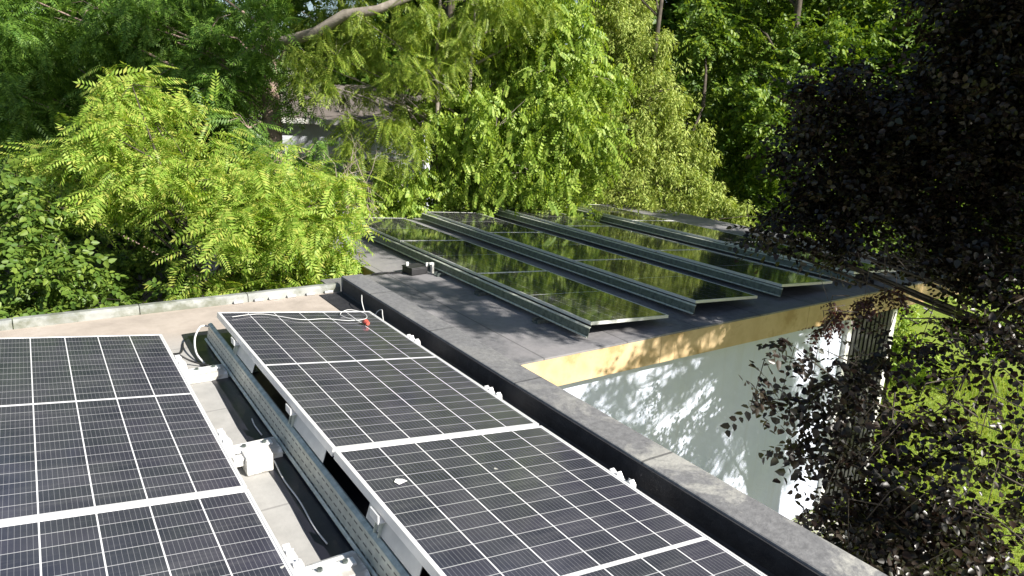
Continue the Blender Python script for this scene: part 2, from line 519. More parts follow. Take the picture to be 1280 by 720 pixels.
# ------------------------------------------------------------------ far building
FX0, FX1, FY0, FY1 = 2.75, 11.3, 4.73, 12.0
FXL = 3.48          # west edge of the rear part
def plan(d, z0, z1):
    mb_ = MB()
    pts = [(FX0 + d, FY0 + d), (FX1 - d, FY0 + d), (FX1 - d, FY1 - d), (FXL + d, FY1 - d), (FXL + d, 8.15 - d), (FX0 + d, 8.15 - d)]
    n_ = len(pts)
    mb_.add([(x_, y_, z0) for x_, y_ in pts] + [(x_, y_, z1) for x_, y_ in pts], [(i, (i + 1) % n_, n_ + (i + 1) % n_, n_ + i) for i in range(n_)] + [tuple(range(n_))[::-1], tuple(range(n_, 2 * n_))])
    return mb_
out = thing('white_outbuilding', 'white rendered outbuilding with ochre fascia and four panel rows on its flat roof', 'building', (0, 0, 0))
b = MB(); b.box(2.97, 9.58, 4.90, 11.8, GZ, FAR_Z - 0.30); b.build('wall', M['wall_out'], out)
plan(.03, FAR_Z - 0.298, FAR_Z - 0.02).build('roof_slab', M['fascia_brown'], out)
plan(0, FAR_Z - 0.018, FAR_Z).build('roof_felt', M['roof_far'], out)
for xa, xb in ((FX0 + .002, 5.02), (5.024, 7.42), (7.424, 9.82), (9.824, FX1)):
    b = MB(); b.box(xa, xb, FY0 + .004, FY0 + .028 + rnd.uniform(-.002, .002), FAR_Z - 0.30, FAR_Z - 0.02); b.build('front_fascia', M['fascia'], out, 0.003)
b = MB(); b.box(FXL + .002, FXL + .028, 8.15, FY1, FAR_Z - 0.24, FAR_Z - 0.02); b.build('side_fascia', M['fascia_brown'], out)
dr = MB(); dr.box(8.60, 9.53, 4.855, 4.898, GZ + .02, FAR_Z - .32)
d_o = dr.build('door', M['dark_slat'], out)
for i in range(9):
    xx = 8.62 + i * .101
    b = MB(); b.box(xx, xx + .058, 4.83, 4.854, GZ + .05, FAR_Z - .34)
    b.build('slat', M['dark_slat'], d_o, 0.004)
b = MB(); b.tube([(8.70, 4.81, .6), (8.70, 4.78, .6), (8.80, 4.78, .6)], 0.009); b.build('handle', M['alu_dull'], d_o)
b = MB(); b.box(8.51, 8.598, 4.84, 4.898, GZ, FAR_Z - .305); b.build('door_jamb', M['white_metal'], out, 0.003)
b = MB(); b.box(9.532, 9.64, 4.84, 4.94, GZ, FAR_Z - .305); b.build('door_jamb', M['white_metal'], out, 0.003)

# ------------------------------------------------------------------ solar panels
def make_panel(name, label, W, L, cmat, th, loc, tilt, group):
    r = thing(name, label, 'solar panel', loc, (0, tilt, 0), group)
    f = MB()
    w = 0.011
    f.box(-w, 0, -L, 0, -th, 0); f.box(-W, -W + w, -L, 0, -th, 0)
    f.box(-W + w, -w, -w, 0, -th, 0); f.box(-W + w, -w, -L, -L + w, -th, 0)
    f.build('frame', M['alu'], r)
    gl = MB(); gl.box(-W + w + .0004, -w - .0004, -L + w + .0004, -w - .0004, -.007, -.002)
    gl.build('cell_sheet', cmat, r)
    jb = MB()
    jb.box(-W / 2 - .10, -W / 2 + .10, -L / 2 - .03, -L / 2 + .03, -.025, -.008)
    jb.build('junction_box', M['black_rubber'], r)
    return r


TN = 0.1252
LOZ = NEAR_Z + 0.107
XR, XL = 1.922, 0.576
gn = 'large solar panels on the near roof'
p0 = make_panel('solar_panel', 'near roof panel with a cable coil on its corner, beside the parapet', PW, PL, M['cells_near'], .035, (XR, 4.645, LOZ), TN, gn)
copy_thing(p0, (XR, 4.645 - PL - .02, LOZ), 'near roof panel with a white scrap on it, beside the parapet', gn)
copy_thing(p0, (XL, 4.743, LOZ), 'near roof panel at the far end of the left row, beside the tan silt strip', gn)
copy_thing(p0, (XL, 4.743 - PL - .02, LOZ), 'near roof panel at the bottom left corner, nearest one of the left row', gn)

TF = 0.068
FLOZ = FAR_Z + 0.11
gf = 'dark solar panels on the far roof'
ROW_HI = [4.26, 5.785, 7.31, 8.835]
FSTART = [4.93, 5.02, 5.06, 5.08]
which_row = ['row nearest the parapet', 'second row from the parapet', 'third row from the parapet', 'row farthest from the parapet']
which_pos = ['dark panel at the fascia end', 'dark middle panel', 'dark panel at the tree end']
pf = None
for i, xh in enumerate(ROW_HI):
    xlo = xh + FW * math.cos(TF)
    for j in range(3):
        yfar = FSTART[i] + (j + 1) * FL + j * .02
        lab = f'{which_pos[j]} of the far roof {which_row[i]}'
        if pf is None:
            pf = make_panel('solar_panel', lab, FW, FL, M['cells_far'], .032, (xlo, yfar, FLOZ), TF, gf)
        else:
            copy_thing(pf, (xlo, yfar, FLOZ), lab, gf)

# ------------------------------------------------------------------ mounting hardware, near roof
def deflector(name, label, x, y0, y1, z0, h, group, mat):
    """folded galvanised sheet behind the high edge of a row: foot flange, leaning perforated face, upper lip"""
    r = thing(name, label, 'wind deflector', (x, 0, z0), (0, 0, 0), group)
    s = MB()
    s.prism_y([(-.010, .004), (-.005, .003), (.012, h * .84), (.007, h * .845)], y0, y1)
    s.build('perforated_sheet', M['perf'] if mat is M['galv'] else mat, r)
    s = MB()
    s.prism_y([(.004, h * .86), (.004, h * .93), (.022, h), (.028, h * .985), (.012, h * .90), (.012, h * .86)], y0, y1)
    s.build('upper_lip', M['galv'], r)
    s = MB()
    s.prism_y([(-.022, .004), (-.024, .012), (-.014, .020), (-.0105, .012)], y0, y1)
    s.build('stiffening_rail', M['galv'], r)
    return r


gd = 'perforated wind deflectors behind the panel rows'
deflector('wind_deflector', 'long perforated galvanised deflector under the raised edge of the near row', 0.852, .30, 4.78, NEAR_Z + .012, .118, gd, M['galv'])
for i, xh in enumerate(ROW_HI):
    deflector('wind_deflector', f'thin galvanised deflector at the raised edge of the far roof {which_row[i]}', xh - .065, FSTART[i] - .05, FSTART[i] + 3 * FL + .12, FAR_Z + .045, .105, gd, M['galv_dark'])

# support frames: high-edge triangle, at every metre
def bracket_mesh(parent, hh):
    s = MB(); s.box(-.02, .16, -.022, .022, .001, .012); s.build('base_plate', M['galv'], parent)
    for q in (-.020, .016):
        s = MB(); s.prism_y([(.012, .0125), (.030, .0125), (.062, hh), (.044, hh)], q, q + .004); s.build('upright', M['galv'], parent)
    s = MB(); s.prism_y([(.150, .0125), (.135, .0125), (.0655, hh), (.072, hh)], -.012, -.008); s.build('brace', M['galv'], parent)
    s = MB()
    s.prism_y([(.028, hh + .0005), (.028, hh + .034), (.034, hh + .034), (.034, hh + .006), (.078, hh + .006), (.078, hh + .0005)], -.035, .035)
    s.build('clamp', M['alu'], parent)


gb = 'galvanised rear brackets holding up the near row'
rb = thing('rear_bracket', 'galvanised rear bracket at the far bar, under the raised edge of the near row', 'bracket', (.835, 4.12, NEAR_Z), (0, 0, 0), gb)
bracket_mesh(rb, .190)
copy_thing(rb, (.835, 3.06, NEAR_Z), 'galvanised rear bracket beside the white ballast block in the gap', gb)
copy_thing(rb, (.835, 2.07, NEAR_Z), 'galvanised rear bracket at the bar nearest the camera in the gap', gb)
# silver plate hung under the frame at each joint
gp = 'silver cover plates under the raised frame edge'
cp = thing('cover_plate', 'silver cover plate under the raised panel edge, farthest from the camera', 'plate', (.878, 4.02, NEAR_Z), (0, 0, 0), gp)
s = MB(); s.prism_y([(0, .135), (.003, .135), (.022, .196), (.019, .196)], -.26, .16); s.build('plate', M['alu_dull'], cp)
copy_thing(cp, (.878, 2.90, NEAR_Z), 'silver cover plate under the raised panel edge, beside the ballast block', gp)
copy_thing(cp, (.878, 2.02, NEAR_Z), 'silver cover plate under the raised panel edge, nearest the camera', gp)

# black sheet on the gap floor along the raised edge of the near row
mt = thing('black_sheet', 'black sheet lying in the gap beneath the perforated deflector', 'mat', (0, 0, NEAR_Z))
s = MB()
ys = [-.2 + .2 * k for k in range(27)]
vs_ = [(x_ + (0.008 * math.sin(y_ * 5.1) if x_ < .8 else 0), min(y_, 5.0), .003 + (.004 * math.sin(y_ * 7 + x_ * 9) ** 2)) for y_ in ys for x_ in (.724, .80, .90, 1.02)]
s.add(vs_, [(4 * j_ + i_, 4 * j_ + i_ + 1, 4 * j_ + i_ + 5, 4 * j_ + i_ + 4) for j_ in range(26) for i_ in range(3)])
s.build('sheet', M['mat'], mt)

# white base bars across the gap
gbar = 'white base bars across the gap between the near rows'
bar = thing('base_bar', 'white base bar across the gap, farthest from the camera', 'bar', (.595, 4.17, NEAR_Z), (0, 0, 0), gbar)
s = MB()
s.prism_x([(-.085, .002), (-.085, .028), (-.06, .040), (.06, .040), (.085, .028), (.085, .002)], -.03, .225)
s.build('channel', M['white_metal'], bar, 0.003)
s = MB(); s.box(.035, .20, -.02, .02, .0405, .052); s.build('fixing_strip', M['alu'], bar, 0.002)
s = MB(); s.box(-.02, .03, -.06, .06, .0405, .062); s.build('end_clip', M['alu'], bar, 0.002)
for q in (.075, .165):
    s = MB(); s.tube([(q, 0, .0522), (q, 0, .062)], .010, 6); s.build('bolt', M['galv_dark'], bar)
copy_thing(bar, (.595, 3.10, NEAR_Z), 'white base bar across the gap beside the ballast block', gbar)
copy_thing(bar, (.595, 2.08, NEAR_Z), 'white base bar across the gap, nearest the camera', gbar)
bl = thing('ballast_block', 'pale ballast block standing in the gap between the near rows', 'block', (.690, 2.985, NEAR_Z), (0, 0, 0))
s = MB(); s.box(-.055, .060, -.075, .028, .003, .088); s.build('block', M['concrete_white'], bl, 0.008)
s = MB(); s.box(-.10, -.056, -.05, .0, .045, .080); s.build('lug', M['concrete_white'], bl, 0.004)

# low-edge feet, right row (towards the parapet) and left row (towards the gap)
def foot(parent):
    s = MB()
    s.box(-.06, .055, -.075, .075, .001, .010)
    s.build('base_plate', M['alu'], parent, 0.002)
    s = MB()
    s.prism_x([(-.070, .0105), (-.070, .100), (-.052, .118), (-.030, .104), (-.020, .085), (.004, .092), (.026, .118), (.046, .100), (.072, .112), (.072, .0105)], .004, .030)
    s.build('casting', M['alu'], parent, 0.002)
    for q, h_ in ((-.05, .100), (.02, .085)):
        s = MB(); s.prism_y([(.0305, .0105), (.058, .0105), (.050, .05), (.042, h_), (.0305, h_ + .008)], q, q + .03); s.build('rib', M['alu'], parent, 0.002)


gfoot = 'white metal feet at the low panel edges'
ft = thing('panel_foot', 'white metal foot on the parapet side, nearest the cable loop', 'foot', (XR, 3.97, NEAR_Z), (0, 0, 0), gfoot)
foot(ft)
copy_thing(ft, (XR, 3.00, NEAR_Z), 'white metal foot on the parapet side, middle one', gfoot)
copy_thing(ft, (XR, 1.97, NEAR_Z), 'white metal foot on the parapet side, nearest the camera', gfoot)
copy_thing(ft, (XL, 4.23, NEAR_Z), 'white metal foot of the left row beside the farthest base bar', gfoot)
copy_thing(ft, (XL, 3.14, NEAR_Z), 'white metal foot of the left row beside the ballast block', gfoot)
copy_thing(ft, (XL, 2.13, NEAR_Z), 'white metal foot of the left row nearest the camera', gfoot)

# ------------------------------------------------------------------ hardware, far roof
gff = 'small galvanised feet poking out under the front far row'
fy = [5.6, 6.75, 7.75]
for i, yy in enumerate(fy):
    lab = ['galvanised rail foot under the far row, nearest the fascia', 'galvanised rail foot under the far row, middle one', 'galvanised rail foot under the front far row, beside the black cable box'][i]
    if i == 0:
        rf = thing('rail_foot', lab, 'foot', (4.21, yy, FAR_Z), (0, 0, 0), gff)
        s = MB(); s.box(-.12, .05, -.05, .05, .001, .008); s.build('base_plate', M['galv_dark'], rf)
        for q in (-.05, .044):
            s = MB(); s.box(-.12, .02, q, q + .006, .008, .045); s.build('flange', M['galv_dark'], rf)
    else:
        copy_thing(rf, (4.21, yy, FAR_Z), lab, gff)
bx = thing('cable_box', 'black cable box with white clips at the rear left of the far roof', 'box', (3.93, 7.98, FAR_Z), (0, 0, R(8)))
s = MB(); s.box(-.13, .11, -.10, .12, .004, .085); s.build('body', M['black_rubber'], bx, 0.008)
s = MB(); s.box(-.135, .115, -.105, .125, .086, .100); s.build('lid', M['dark_slat'], bx, 0.004)
for q in ((-.10, .05), (.09, -.108)):
    s = MB(); s.box(q[0] - .018, q[0] + .018, q[1] - .012, q[1] + .012, .101, .150); s.build('clip', M['white_metal'], bx, 0.004)
s = MB(); s.prism_y([(.135, .003), (.135, .131), (.10, .131), (.10, .15), (.165, .15), (.165, .003)], -.16, -.12); s.build('bracket', M['white_metal'], bx, 0.003)


def cable(name, label, pts, r, mat, extra=None):
    o = thing(name, label, 'cable', pts[0])
    base = Vector(pts[0])
    P_ = [Vector(p) - base for p in pts]
    sm = []
    n = len(P_)
    for i in range(n - 1):
        a, b_, c_, d_ = P_[max(i - 1, 0)], P_[i], P_[i + 1], P_[min(i + 2, n - 1)]
        for k in range(6):
            u = k / 6
            sm.append(0.5 * ((2 * b_) + (c_ - a) * u + (2 * a - 5 * b_ + 4 * c_ - d_) * u * u + (3 * b_ - a - 3 * c_ + d_) * u ** 3))
    sm.append(P_[-1])
    s_ = MB(); s_.tube(sm, r, 6); s_.build('sheath', mat, o, smooth=True)
    return o


def on_panel(xr, x, y):   # height of the panel surface at x
    return LOZ + (xr - x) * math.tan(TN)


Z = lambda x: on_panel(XR, x, 0) + .008
cc = cable('cable_coil', 'thin white cable looped across the far corner panel, ending at a red connector',
      [(.95, 4.50, Z(.95)), (1.15, 4.56, Z(1.15)), (1.35, 4.42, Z(1.35)), (1.52, 4.43, Z(1.52)), (1.66, 4.38, Z(1.66)), (1.80, 4.42, Z(1.80)), (1.83, 4.53, Z(1.83) + .01), (1.74, 4.58, Z(1.74) + .02), (1.66, 4.53, Z(1.66)), (1.70, 4.40, Z(1.70)), (1.745, 4.32, Z(1.745) + .01)], .0022, M['white_cable'])
base = Vector((.95, 4.50, Z(.95)))
s = MB(); s.tube([Vector((1.745, 4.33, Z(1.745) + .008)) - base, Vector((1.752, 4.30, Z(1.75) + .012)) - base, Vector((1.755, 4.27, Z(1.755) + .008)) - base], [.012, .018, .013], 9)
s.build('connector', M['red_plastic'], cc)
cable('loose_cable', 'white cable hanging in a loop from the parapet beside the far panel corner',
      [(2.052, 5.12, 2.79), (2.03, 5.06, 2.80), (2.0, 4.98, 2.77), (1.985, 4.88, 2.72), (2.0, 4.78, 2.715), (2.035, 4.76, 2.76), (2.04, 4.70, 2.785), (2.01, 4.62, 2.77), (1.975, 4.5, 2.74), (1.96, 4.3, 2.725), (1.955, 4.15, 2.73), (1.96, 4.04, 2.74)], .0035, M['white_cable'])
cable('loose_cable', 'black cable curling out from the gap beside the farthest base bar',
      [(.70, 4.80, 2.706), (.66, 4.62, 2.712), (.60, 4.50, 2.75), (.615, 4.42, 2.77), (.68, 4.38, 2.73), (.76, 4.30, 2.715)], .006, M['black_rubber'])
cable('loose_cable', 'pale grey cable arching over the shadowed far end of the gap',
      [(.85, 4.74, 2.82), (.80, 4.72, 2.83), (.745, 4.62, 2.79), (.725, 4.48, 2.74), (.745, 4.36, 2.712)], .006, M['white_cable'])
cable('roof_cable', 'dark cable lying along the rear left edge of the far roof',
      [(3.38, 8.10, FAR_Z + .012), (3.50, 8.06, FAR_Z + .03), (3.62, 8.10, FAR_Z + .012), (3.78, 8.02, FAR_Z + .02)], .012, M['black_rubber'])
cable('light_streak', 'thin white streak of light modelled along the black sheet, nearer than the ballast block', [(.770, 2.98, 2.712), (.760, 2.80, 2.710), (.765, 2.60, 2.711), (.757, 2.40, 2.710), (.762, 2.27, 2.712)], .0035, M['white_cable'])  # streaks of light in the gap, modelled as thin white tubes
cable('light_streak', 'short thin white streak of light modelled on the black sheet behind the ballast block', [(.795, 3.46, 2.712), (.788, 3.38, 2.711), (.79, 3.26, 2.712)], .0035, M['white_cable'])
sc = thing('paper_scrap', 'small white scrap lying on the nearest panel by the parapet', 'scrap', (1.029, 2.212, on_panel(XR, 1.029, 0) + .001), (0, TN, .4))
s = MB(); s.add([(-.022, -.014, .001), (.02, -.018, .004), (.024, .010, .001), (-.004, .018, .007), (-.02, .012, .002)], [(0, 1, 2, 3, 4)])
s.add([(-.022, -.014, .0), (.02, -.018, .003), (.024, .010, .0), (-.004, .018, .006), (-.02, .012, .001)], [(4, 3, 2, 1, 0)])
s.build('sheet', M['paper'], sc)

# ------------------------------------------------------------------ foliage
# crown clumps: x, y, z, radius (metres)
SUMAC = [(1.22, 10.8, 4.3, 0.5), (1.42, 11.1, 3.94, 0.7), (0.9, 10.36, 3.66, 0.5), (0.68, 11.41, 3.33, 0.6), (1.16, 10.25, 3.22, 0.7), (1.7, 10.06, 3.34, 0.8), (0.44, 11.28, 2.92, 0.4), (2.14, 9.66, 3.06, 0.8), (2.63, 9.45, 2.91, 0.75), (2.07, 9.07, 2.59, 0.8), (3.05, 9.43, 2.95, 0.6), (2.69, 9.2, 2.32, 0.8), (3.09, 8.79, 2.68, 0.55), (2.18, 9.72, 1.88, 0.6), (2.34, 8.96, 1.72, 0.7), (2.93, 8.84, 2.0, 0.5), (1.63, 9.23, 1.74, 0.6), (3.33, 8.86, 3.12, 0.4), (0.73, 10.28, 2.83, 0.4), (2.22, 8.81, 1.19, 0.8), (1.63, 9.76, 0.99, 0.7), (2.85, 8.51, 1.51, 0.5), (3.14, 8.81, 2.25, 0.4), (0.2, 11.71, 3.15, 0.4), (1.12, 11.35, 4.03, 0.45)]
SHRUB = [(0.75, 11.88, 1.65, 0.45), (1.24, 11.72, 1.39, 0.45), (1.68, 11.52, 1.7, 0.4), (1.22, 12.13, 1.87, 0.35), (0.6, 12.11, 2.04, 0.35), (-0.2, 10.14, 2.75, 0.5), (0.04, 9.93, 2.49, 0.45), (-0.31, 10.56, 2.09, 0.5), (0.11, 9.56, 2.13, 0.5), (-0.33, 10.2, 1.63, 0.5), (0.42, 9.86, 1.72, 0.45), (0.76, 9.07, 1.69, 0.3), (-0.02, 9.45, 1.64, 0.6), (1.08, 8.94, 1.68, 0.5), (-0.33, 10.72, 3.06, 0.4), (-0.88, 10.79, 2.4, 0.7), (-0.93, 10.2, 1.75, 0.7), (0.44, 9.44, 1.38, 0.5), (-0.16, 10.41, 2.41, 0.3)]
WALNUT = [(2.06, 15.48, 5.51, 0.77), (2.96, 14.52, 5.25, 0.66), (2.52, 14.6, 4.61, 0.55), (2.92, 13.96, 4.28, 0.55), (1.34, 16.01, 5.61, 0.77), (-0.09, 16.45, 4.83, 0.66), (-0.07, 15.89, 4.0, 0.55), (3.26, 13.24, 3.63, 0.44), (4.23, 13.0, 3.23, 0.39), (4.51, 12.75, 3.03, 0.39), (3.77, 12.71, 3.05, 0.39), (0.31, 16.9, 5.16, 1.1), (-0.79, 17.78, 4.38, 1.43), (1.33, 18.08, 5.45, 1.21), (0.46, 17.65, 3.98, 1.1), (2.19, 15.68, 5.25, 1.1), (3.17, 15.73, 4.88, 0.99), (3.78, 15.6, 5.37, 0.88), (2.8, 15.11, 4.26, 0.88), (3.92, 15.79, 4.3, 0.77), (-0.17, 16.64, 3.1, 0.99), (0.87, 16.62, 3.11, 0.88), (-1.28, 18.25, 2.67, 1.32), (4.27, 14.93, 4.71, 0.66), (4.78, 15.2, 5.43, 0.66), (3.62, 13.28, 5.38, 0.5), (3.74, 13.37, 5.91, 0.55), (3.5, 13.51, 4.99, 0.44), (3.52, 13.36, 2.85, 0.66), (4.25, 12.88, 2.88, 0.55), (3.2, 14.09, 4.01, 0.66), (3.6, 13.87, 4.59, 0.55), (4.29, 13.55, 4.2, 0.39), (3.22, 13.72, 3.32, 0.55), (1.96, 18.84, 5.04, 1.32), (0.65, 20.4, 5.0, 1.32), (3.52, 18.02, 5.8, 1.32), (4.85, 15.89, 6.26, 0.88), (5.27, 14.71, 5.6, 0.55), (1.18, 20.39, 3.95, 1.32), (2.64, 18.63, 3.68, 1.21), (-0.43, 21.4, 3.69, 1.32), (2.72, 16.29, 3.29, 0.99), (3.61, 16.12, 2.97, 0.99), (0.23, 17.93, 6.66, 1.54), (2.04, 17.77, 7.19, 1.65), (4.12, 16.57, 7.46, 1.65), (5.58, 14.55, 7.37, 1.43), (-1.26, 18.19, 6.5, 1.76), (1.14, 20.0, 9.71, 1.87), (3.38, 16.74, 9.5, 1.98), (5.43, 15.33, 9.32, 1.76), (2.66, 19.55, 12.16, 1.87), (4.84, 17.25, 11.95, 1.87), (3.19, 15.43, 3.66, 0.88), (2.29, 16.96, 4.22, 0.88), (1.5, 15.47, 3.63, 0.99)]
OVERHANG = [(4.87, 12.7, 3.42, 0.28), (4.33, 12.48, 5.24, 0.22), (4.87, 12.22, 5.58, 0.22), (3.91, 12.69, 5.01, 0.22), (4.67, 12.54, 3.96, 0.13), (5.38, 13.12, 5.66, 0.55), (5.79, 11.82, 5.55, 0.66), (6.55, 11.75, 5.14, 0.55), (6.87, 11.5, 5.82, 0.77), (7.79, 11.36, 5.9, 0.66), (6.0, 11.46, 4.57, 0.44), (5.58, 12.69, 5.1, 0.44), (4.73, 12.84, 4.91, 0.44), (6.25, 12.77, 6.67, 0.99), (7.28, 11.69, 6.93, 1.1), (5.01, 13.09, 6.68, 0.88), (4.51, 13.08, 4.36, 0.39), (6.93, 12.86, 8.12, 1.21), (8.06, 11.44, 8.16, 1.1), (5.4, 12.64, 4.26, 0.39), (4.97, 12.75, 3.82, 0.33), (5.57, 11.83, 4.81, 0.44), (4.33, 13.16, 4.83, 0.39), (4.96, 12.36, 3.35, 0.44), (5.45, 12.4, 3.7, 0.44), (4.66, 12.38, 2.92, 0.39), (5.32, 11.45, 3.21, 0.44), (5.75, 11.72, 3.74, 0.5), (5.52, 12.97, 2.84, 0.39), (5.53, 14.14, 4.39, 0.39), (6.53, 14.06, 4.11, 0.55), (4.97, 14.81, 5.28, 0.5), (5.42, 14.66, 5.76, 0.66), (4.87, 13.65, 4.87, 0.44), (5.59, 13.47, 4.98, 0.5), (5.95, 12.81, 5.41, 0.44), (5.21, 13.28, 5.31, 0.44), (4.15, 13.07, 4.55, 0.33), (5.62, 12.78, 4.62, 0.28)]
HAZEL = [(4.89, 12.6, 2.53, 0.39), (5.28, 12.39, 2.66, 0.39), (4.6, 12.44, 2.24, 0.39), (5.65, 12.5, 2.94, 0.33), (5.8, 12.29, 2.61, 0.44), (4.96, 12.2, 2.26, 0.44), (6.71, 13.33, 4.75, 0.5), (7.43, 13.01, 5.24, 0.55), (6.07, 13.07, 3.82, 0.33), (6.39, 12.15, 2.61, 0.66), (5.79, 12.11, 2.23, 0.5), (7.16, 11.81, 2.78, 0.83), (6.76, 12.37, 3.57, 0.77), (7.32, 11.56, 3.77, 0.88), (7.79, 11.0, 3.0, 0.88), (8.28, 12.53, 4.75, 0.83), (7.38, 12.58, 4.48, 0.66), (8.46, 11.1, 3.96, 0.88), (8.58, 11.61, 4.91, 0.88), (9.11, 11.33, 2.86, 0.77), (8.12, 11.68, 2.18, 0.66), (9.51, 11.51, 4.81, 0.77), (7.1, 11.69, 2.23, 0.55), (6.61, 12.77, 4.15, 0.44), (5.57, 13.08, 2.1, 0.44), (8.93, 10.47, 3.7, 0.66), (8.11, 12.35, 5.71, 0.77), (8.7, 11.6, 5.86, 0.88), (7.58, 11.82, 1.58, 0.99), (5.98, 11.82, 1.69, 0.88), (8.53, 10.99, 1.82, 0.99), (5.45, 13.22, 1.47, 0.66), (8.3, 12.18, 7.0, 0.99), (9.58, 12.39, 7.49, 0.99)]
CEDAR = [(11.13, 11.57, 2.52, 0.88), (11.75, 10.97, 2.49, 0.55), (10.46, 11.85, 2.42, 0.66), (11.03, 11.86, 3.63, 0.94), (12.06, 11.67, 3.64, 0.72), (12.2, 11.13, 3.16, 0.5), (11.15, 12.37, 4.72, 0.88), (11.67, 11.69, 4.58, 0.61), (11.19, 12.68, 5.74, 0.83), (11.48, 11.94, 5.49, 0.55), (10.79, 12.71, 6.61, 0.77), (11.72, 12.69, 6.46, 0.44), (11.06, 12.92, 7.94, 0.66), (11.68, 13.79, 9.48, 0.55), (12.24, 10.98, 2.29, 0.44), (12.75, 10.55, 2.12, 0.44), (12.77, 9.91, 2.07, 0.33), (11.16, 10.99, 1.64, 0.99), (12.65, 10.51, 1.62, 0.66), (10.55, 12.22, 3.6, 0.66), (10.91, 13.34, 7.34, 0.55), (12.1, 10.63, 2.69, 0.39)]
MAPLE = [(14.3, 13.06, 5.9, 1.1), (15.9, 12.96, 6.41, 1.2), (14.83, 12.67, 4.39, 1.1), (14.81, 11.16, 4.8, 1.2), (16.03, 10.87, 5.77, 1.1), (15.3, 12.21, 3.02, 1.1), (14.67, 10.21, 3.57, 1.1), (18.1, 11.21, 6.31, 0.9), (18.06, 10.72, 4.93, 0.9), (18.15, 9.86, 5.51, 0.9), (18.02, 9.8, 6.59, 1.1), (14.46, 10.68, 2.05, 1.0), (16.03, 10.15, 3.95, 1.1), (17.58, 9.63, 3.81, 1.2), (19.52, 9.0, 5.39, 1.4), (16.7, 10.1, 2.42, 1.2), (19.23, 9.57, 1.98, 1.4), (15.21, 13.66, 8.11, 1.5), (17.18, 11.82, 8.14, 1.6), (20.51, 10.89, 8.85, 1.6), (15.27, 12.62, 10.41, 1.8), (17.68, 10.96, 10.84, 1.8), (17.95, 13.05, 13.7, 1.8), (12.55, 11.1, 1.53, 1.0), (14.47, 9.69, 1.27, 1.2), (17.08, 9.2, 0.76, 1.2)]
BEECH = [(6.62, 4.44, 4.08, 0.32), (6.9, 4.39, 3.76, 0.55), (6.85, 4.6, 3.53, 0.32), (6.57, 4.45, 3.23, 0.3), (6.86, 4.04, 4.15, 0.45), (7.12, 3.75, 4.57, 0.28), (7.14, 3.82, 4.05, 0.7), (7.02, 3.99, 3.56, 0.6), (6.79, 4.05, 3.24, 0.35), (7.36, 3.48, 5.01, 0.33), (7.2, 3.4, 4.44, 0.7), (7.29, 3.41, 3.85, 0.7), (7.19, 3.57, 3.37, 0.5), (7.32, 3.36, 5.34, 0.6), (7.38, 3.15, 4.8, 0.7), (7.52, 3.06, 4.03, 0.7), (7.55, 3.07, 3.36, 0.7), (7.27, 3.18, 3.09, 0.4), (7.45, 3.21, 5.93, 0.8), (7.78, 2.89, 5.22, 0.8), (7.86, 2.68, 4.34, 0.9), (8.0, 2.53, 3.42, 0.5), (8.09, 2.79, 5.96, 1.0), (8.44, 2.32, 4.85, 0.8), (8.31, 2.04, 3.69, 0.6), (7.82, 3.2, 6.68, 1.0), (8.65, 2.72, 6.92, 1.2), (8.9, 1.94, 5.0, 0.9), (8.71, 1.54, 3.4, 0.6), (6.27, 4.34, 3.06, 0.15), (6.43, 4.21, 2.99, 0.12), (6.57, 3.87, 3.01, 0.12), (6.79, 3.6, 3.02, 0.12), (7.05, 3.42, 3.0, 0.15), (7.27, 2.86, 2.89, 0.3), (7.26, 2.55, 2.66, 0.35), (6.33, 4.61, 3.26, 0.15), (6.5, 4.68, 3.82, 0.16), (6.5, 4.62, 4.03, 0.14), (6.71, 4.45, 4.32, 0.18), (6.76, 4.2, 4.42, 0.16), (7.38, 3.69, 5.31, 0.15), (7.26, 3.7, 5.5, 0.3), (6.15, 4.53, 2.99, 0.12), (6.18, 4.67, 3.09, 0.1), (6.34, 4.49, 4.46, 0.25), (6.65, 4.2, 4.59, 0.3)]
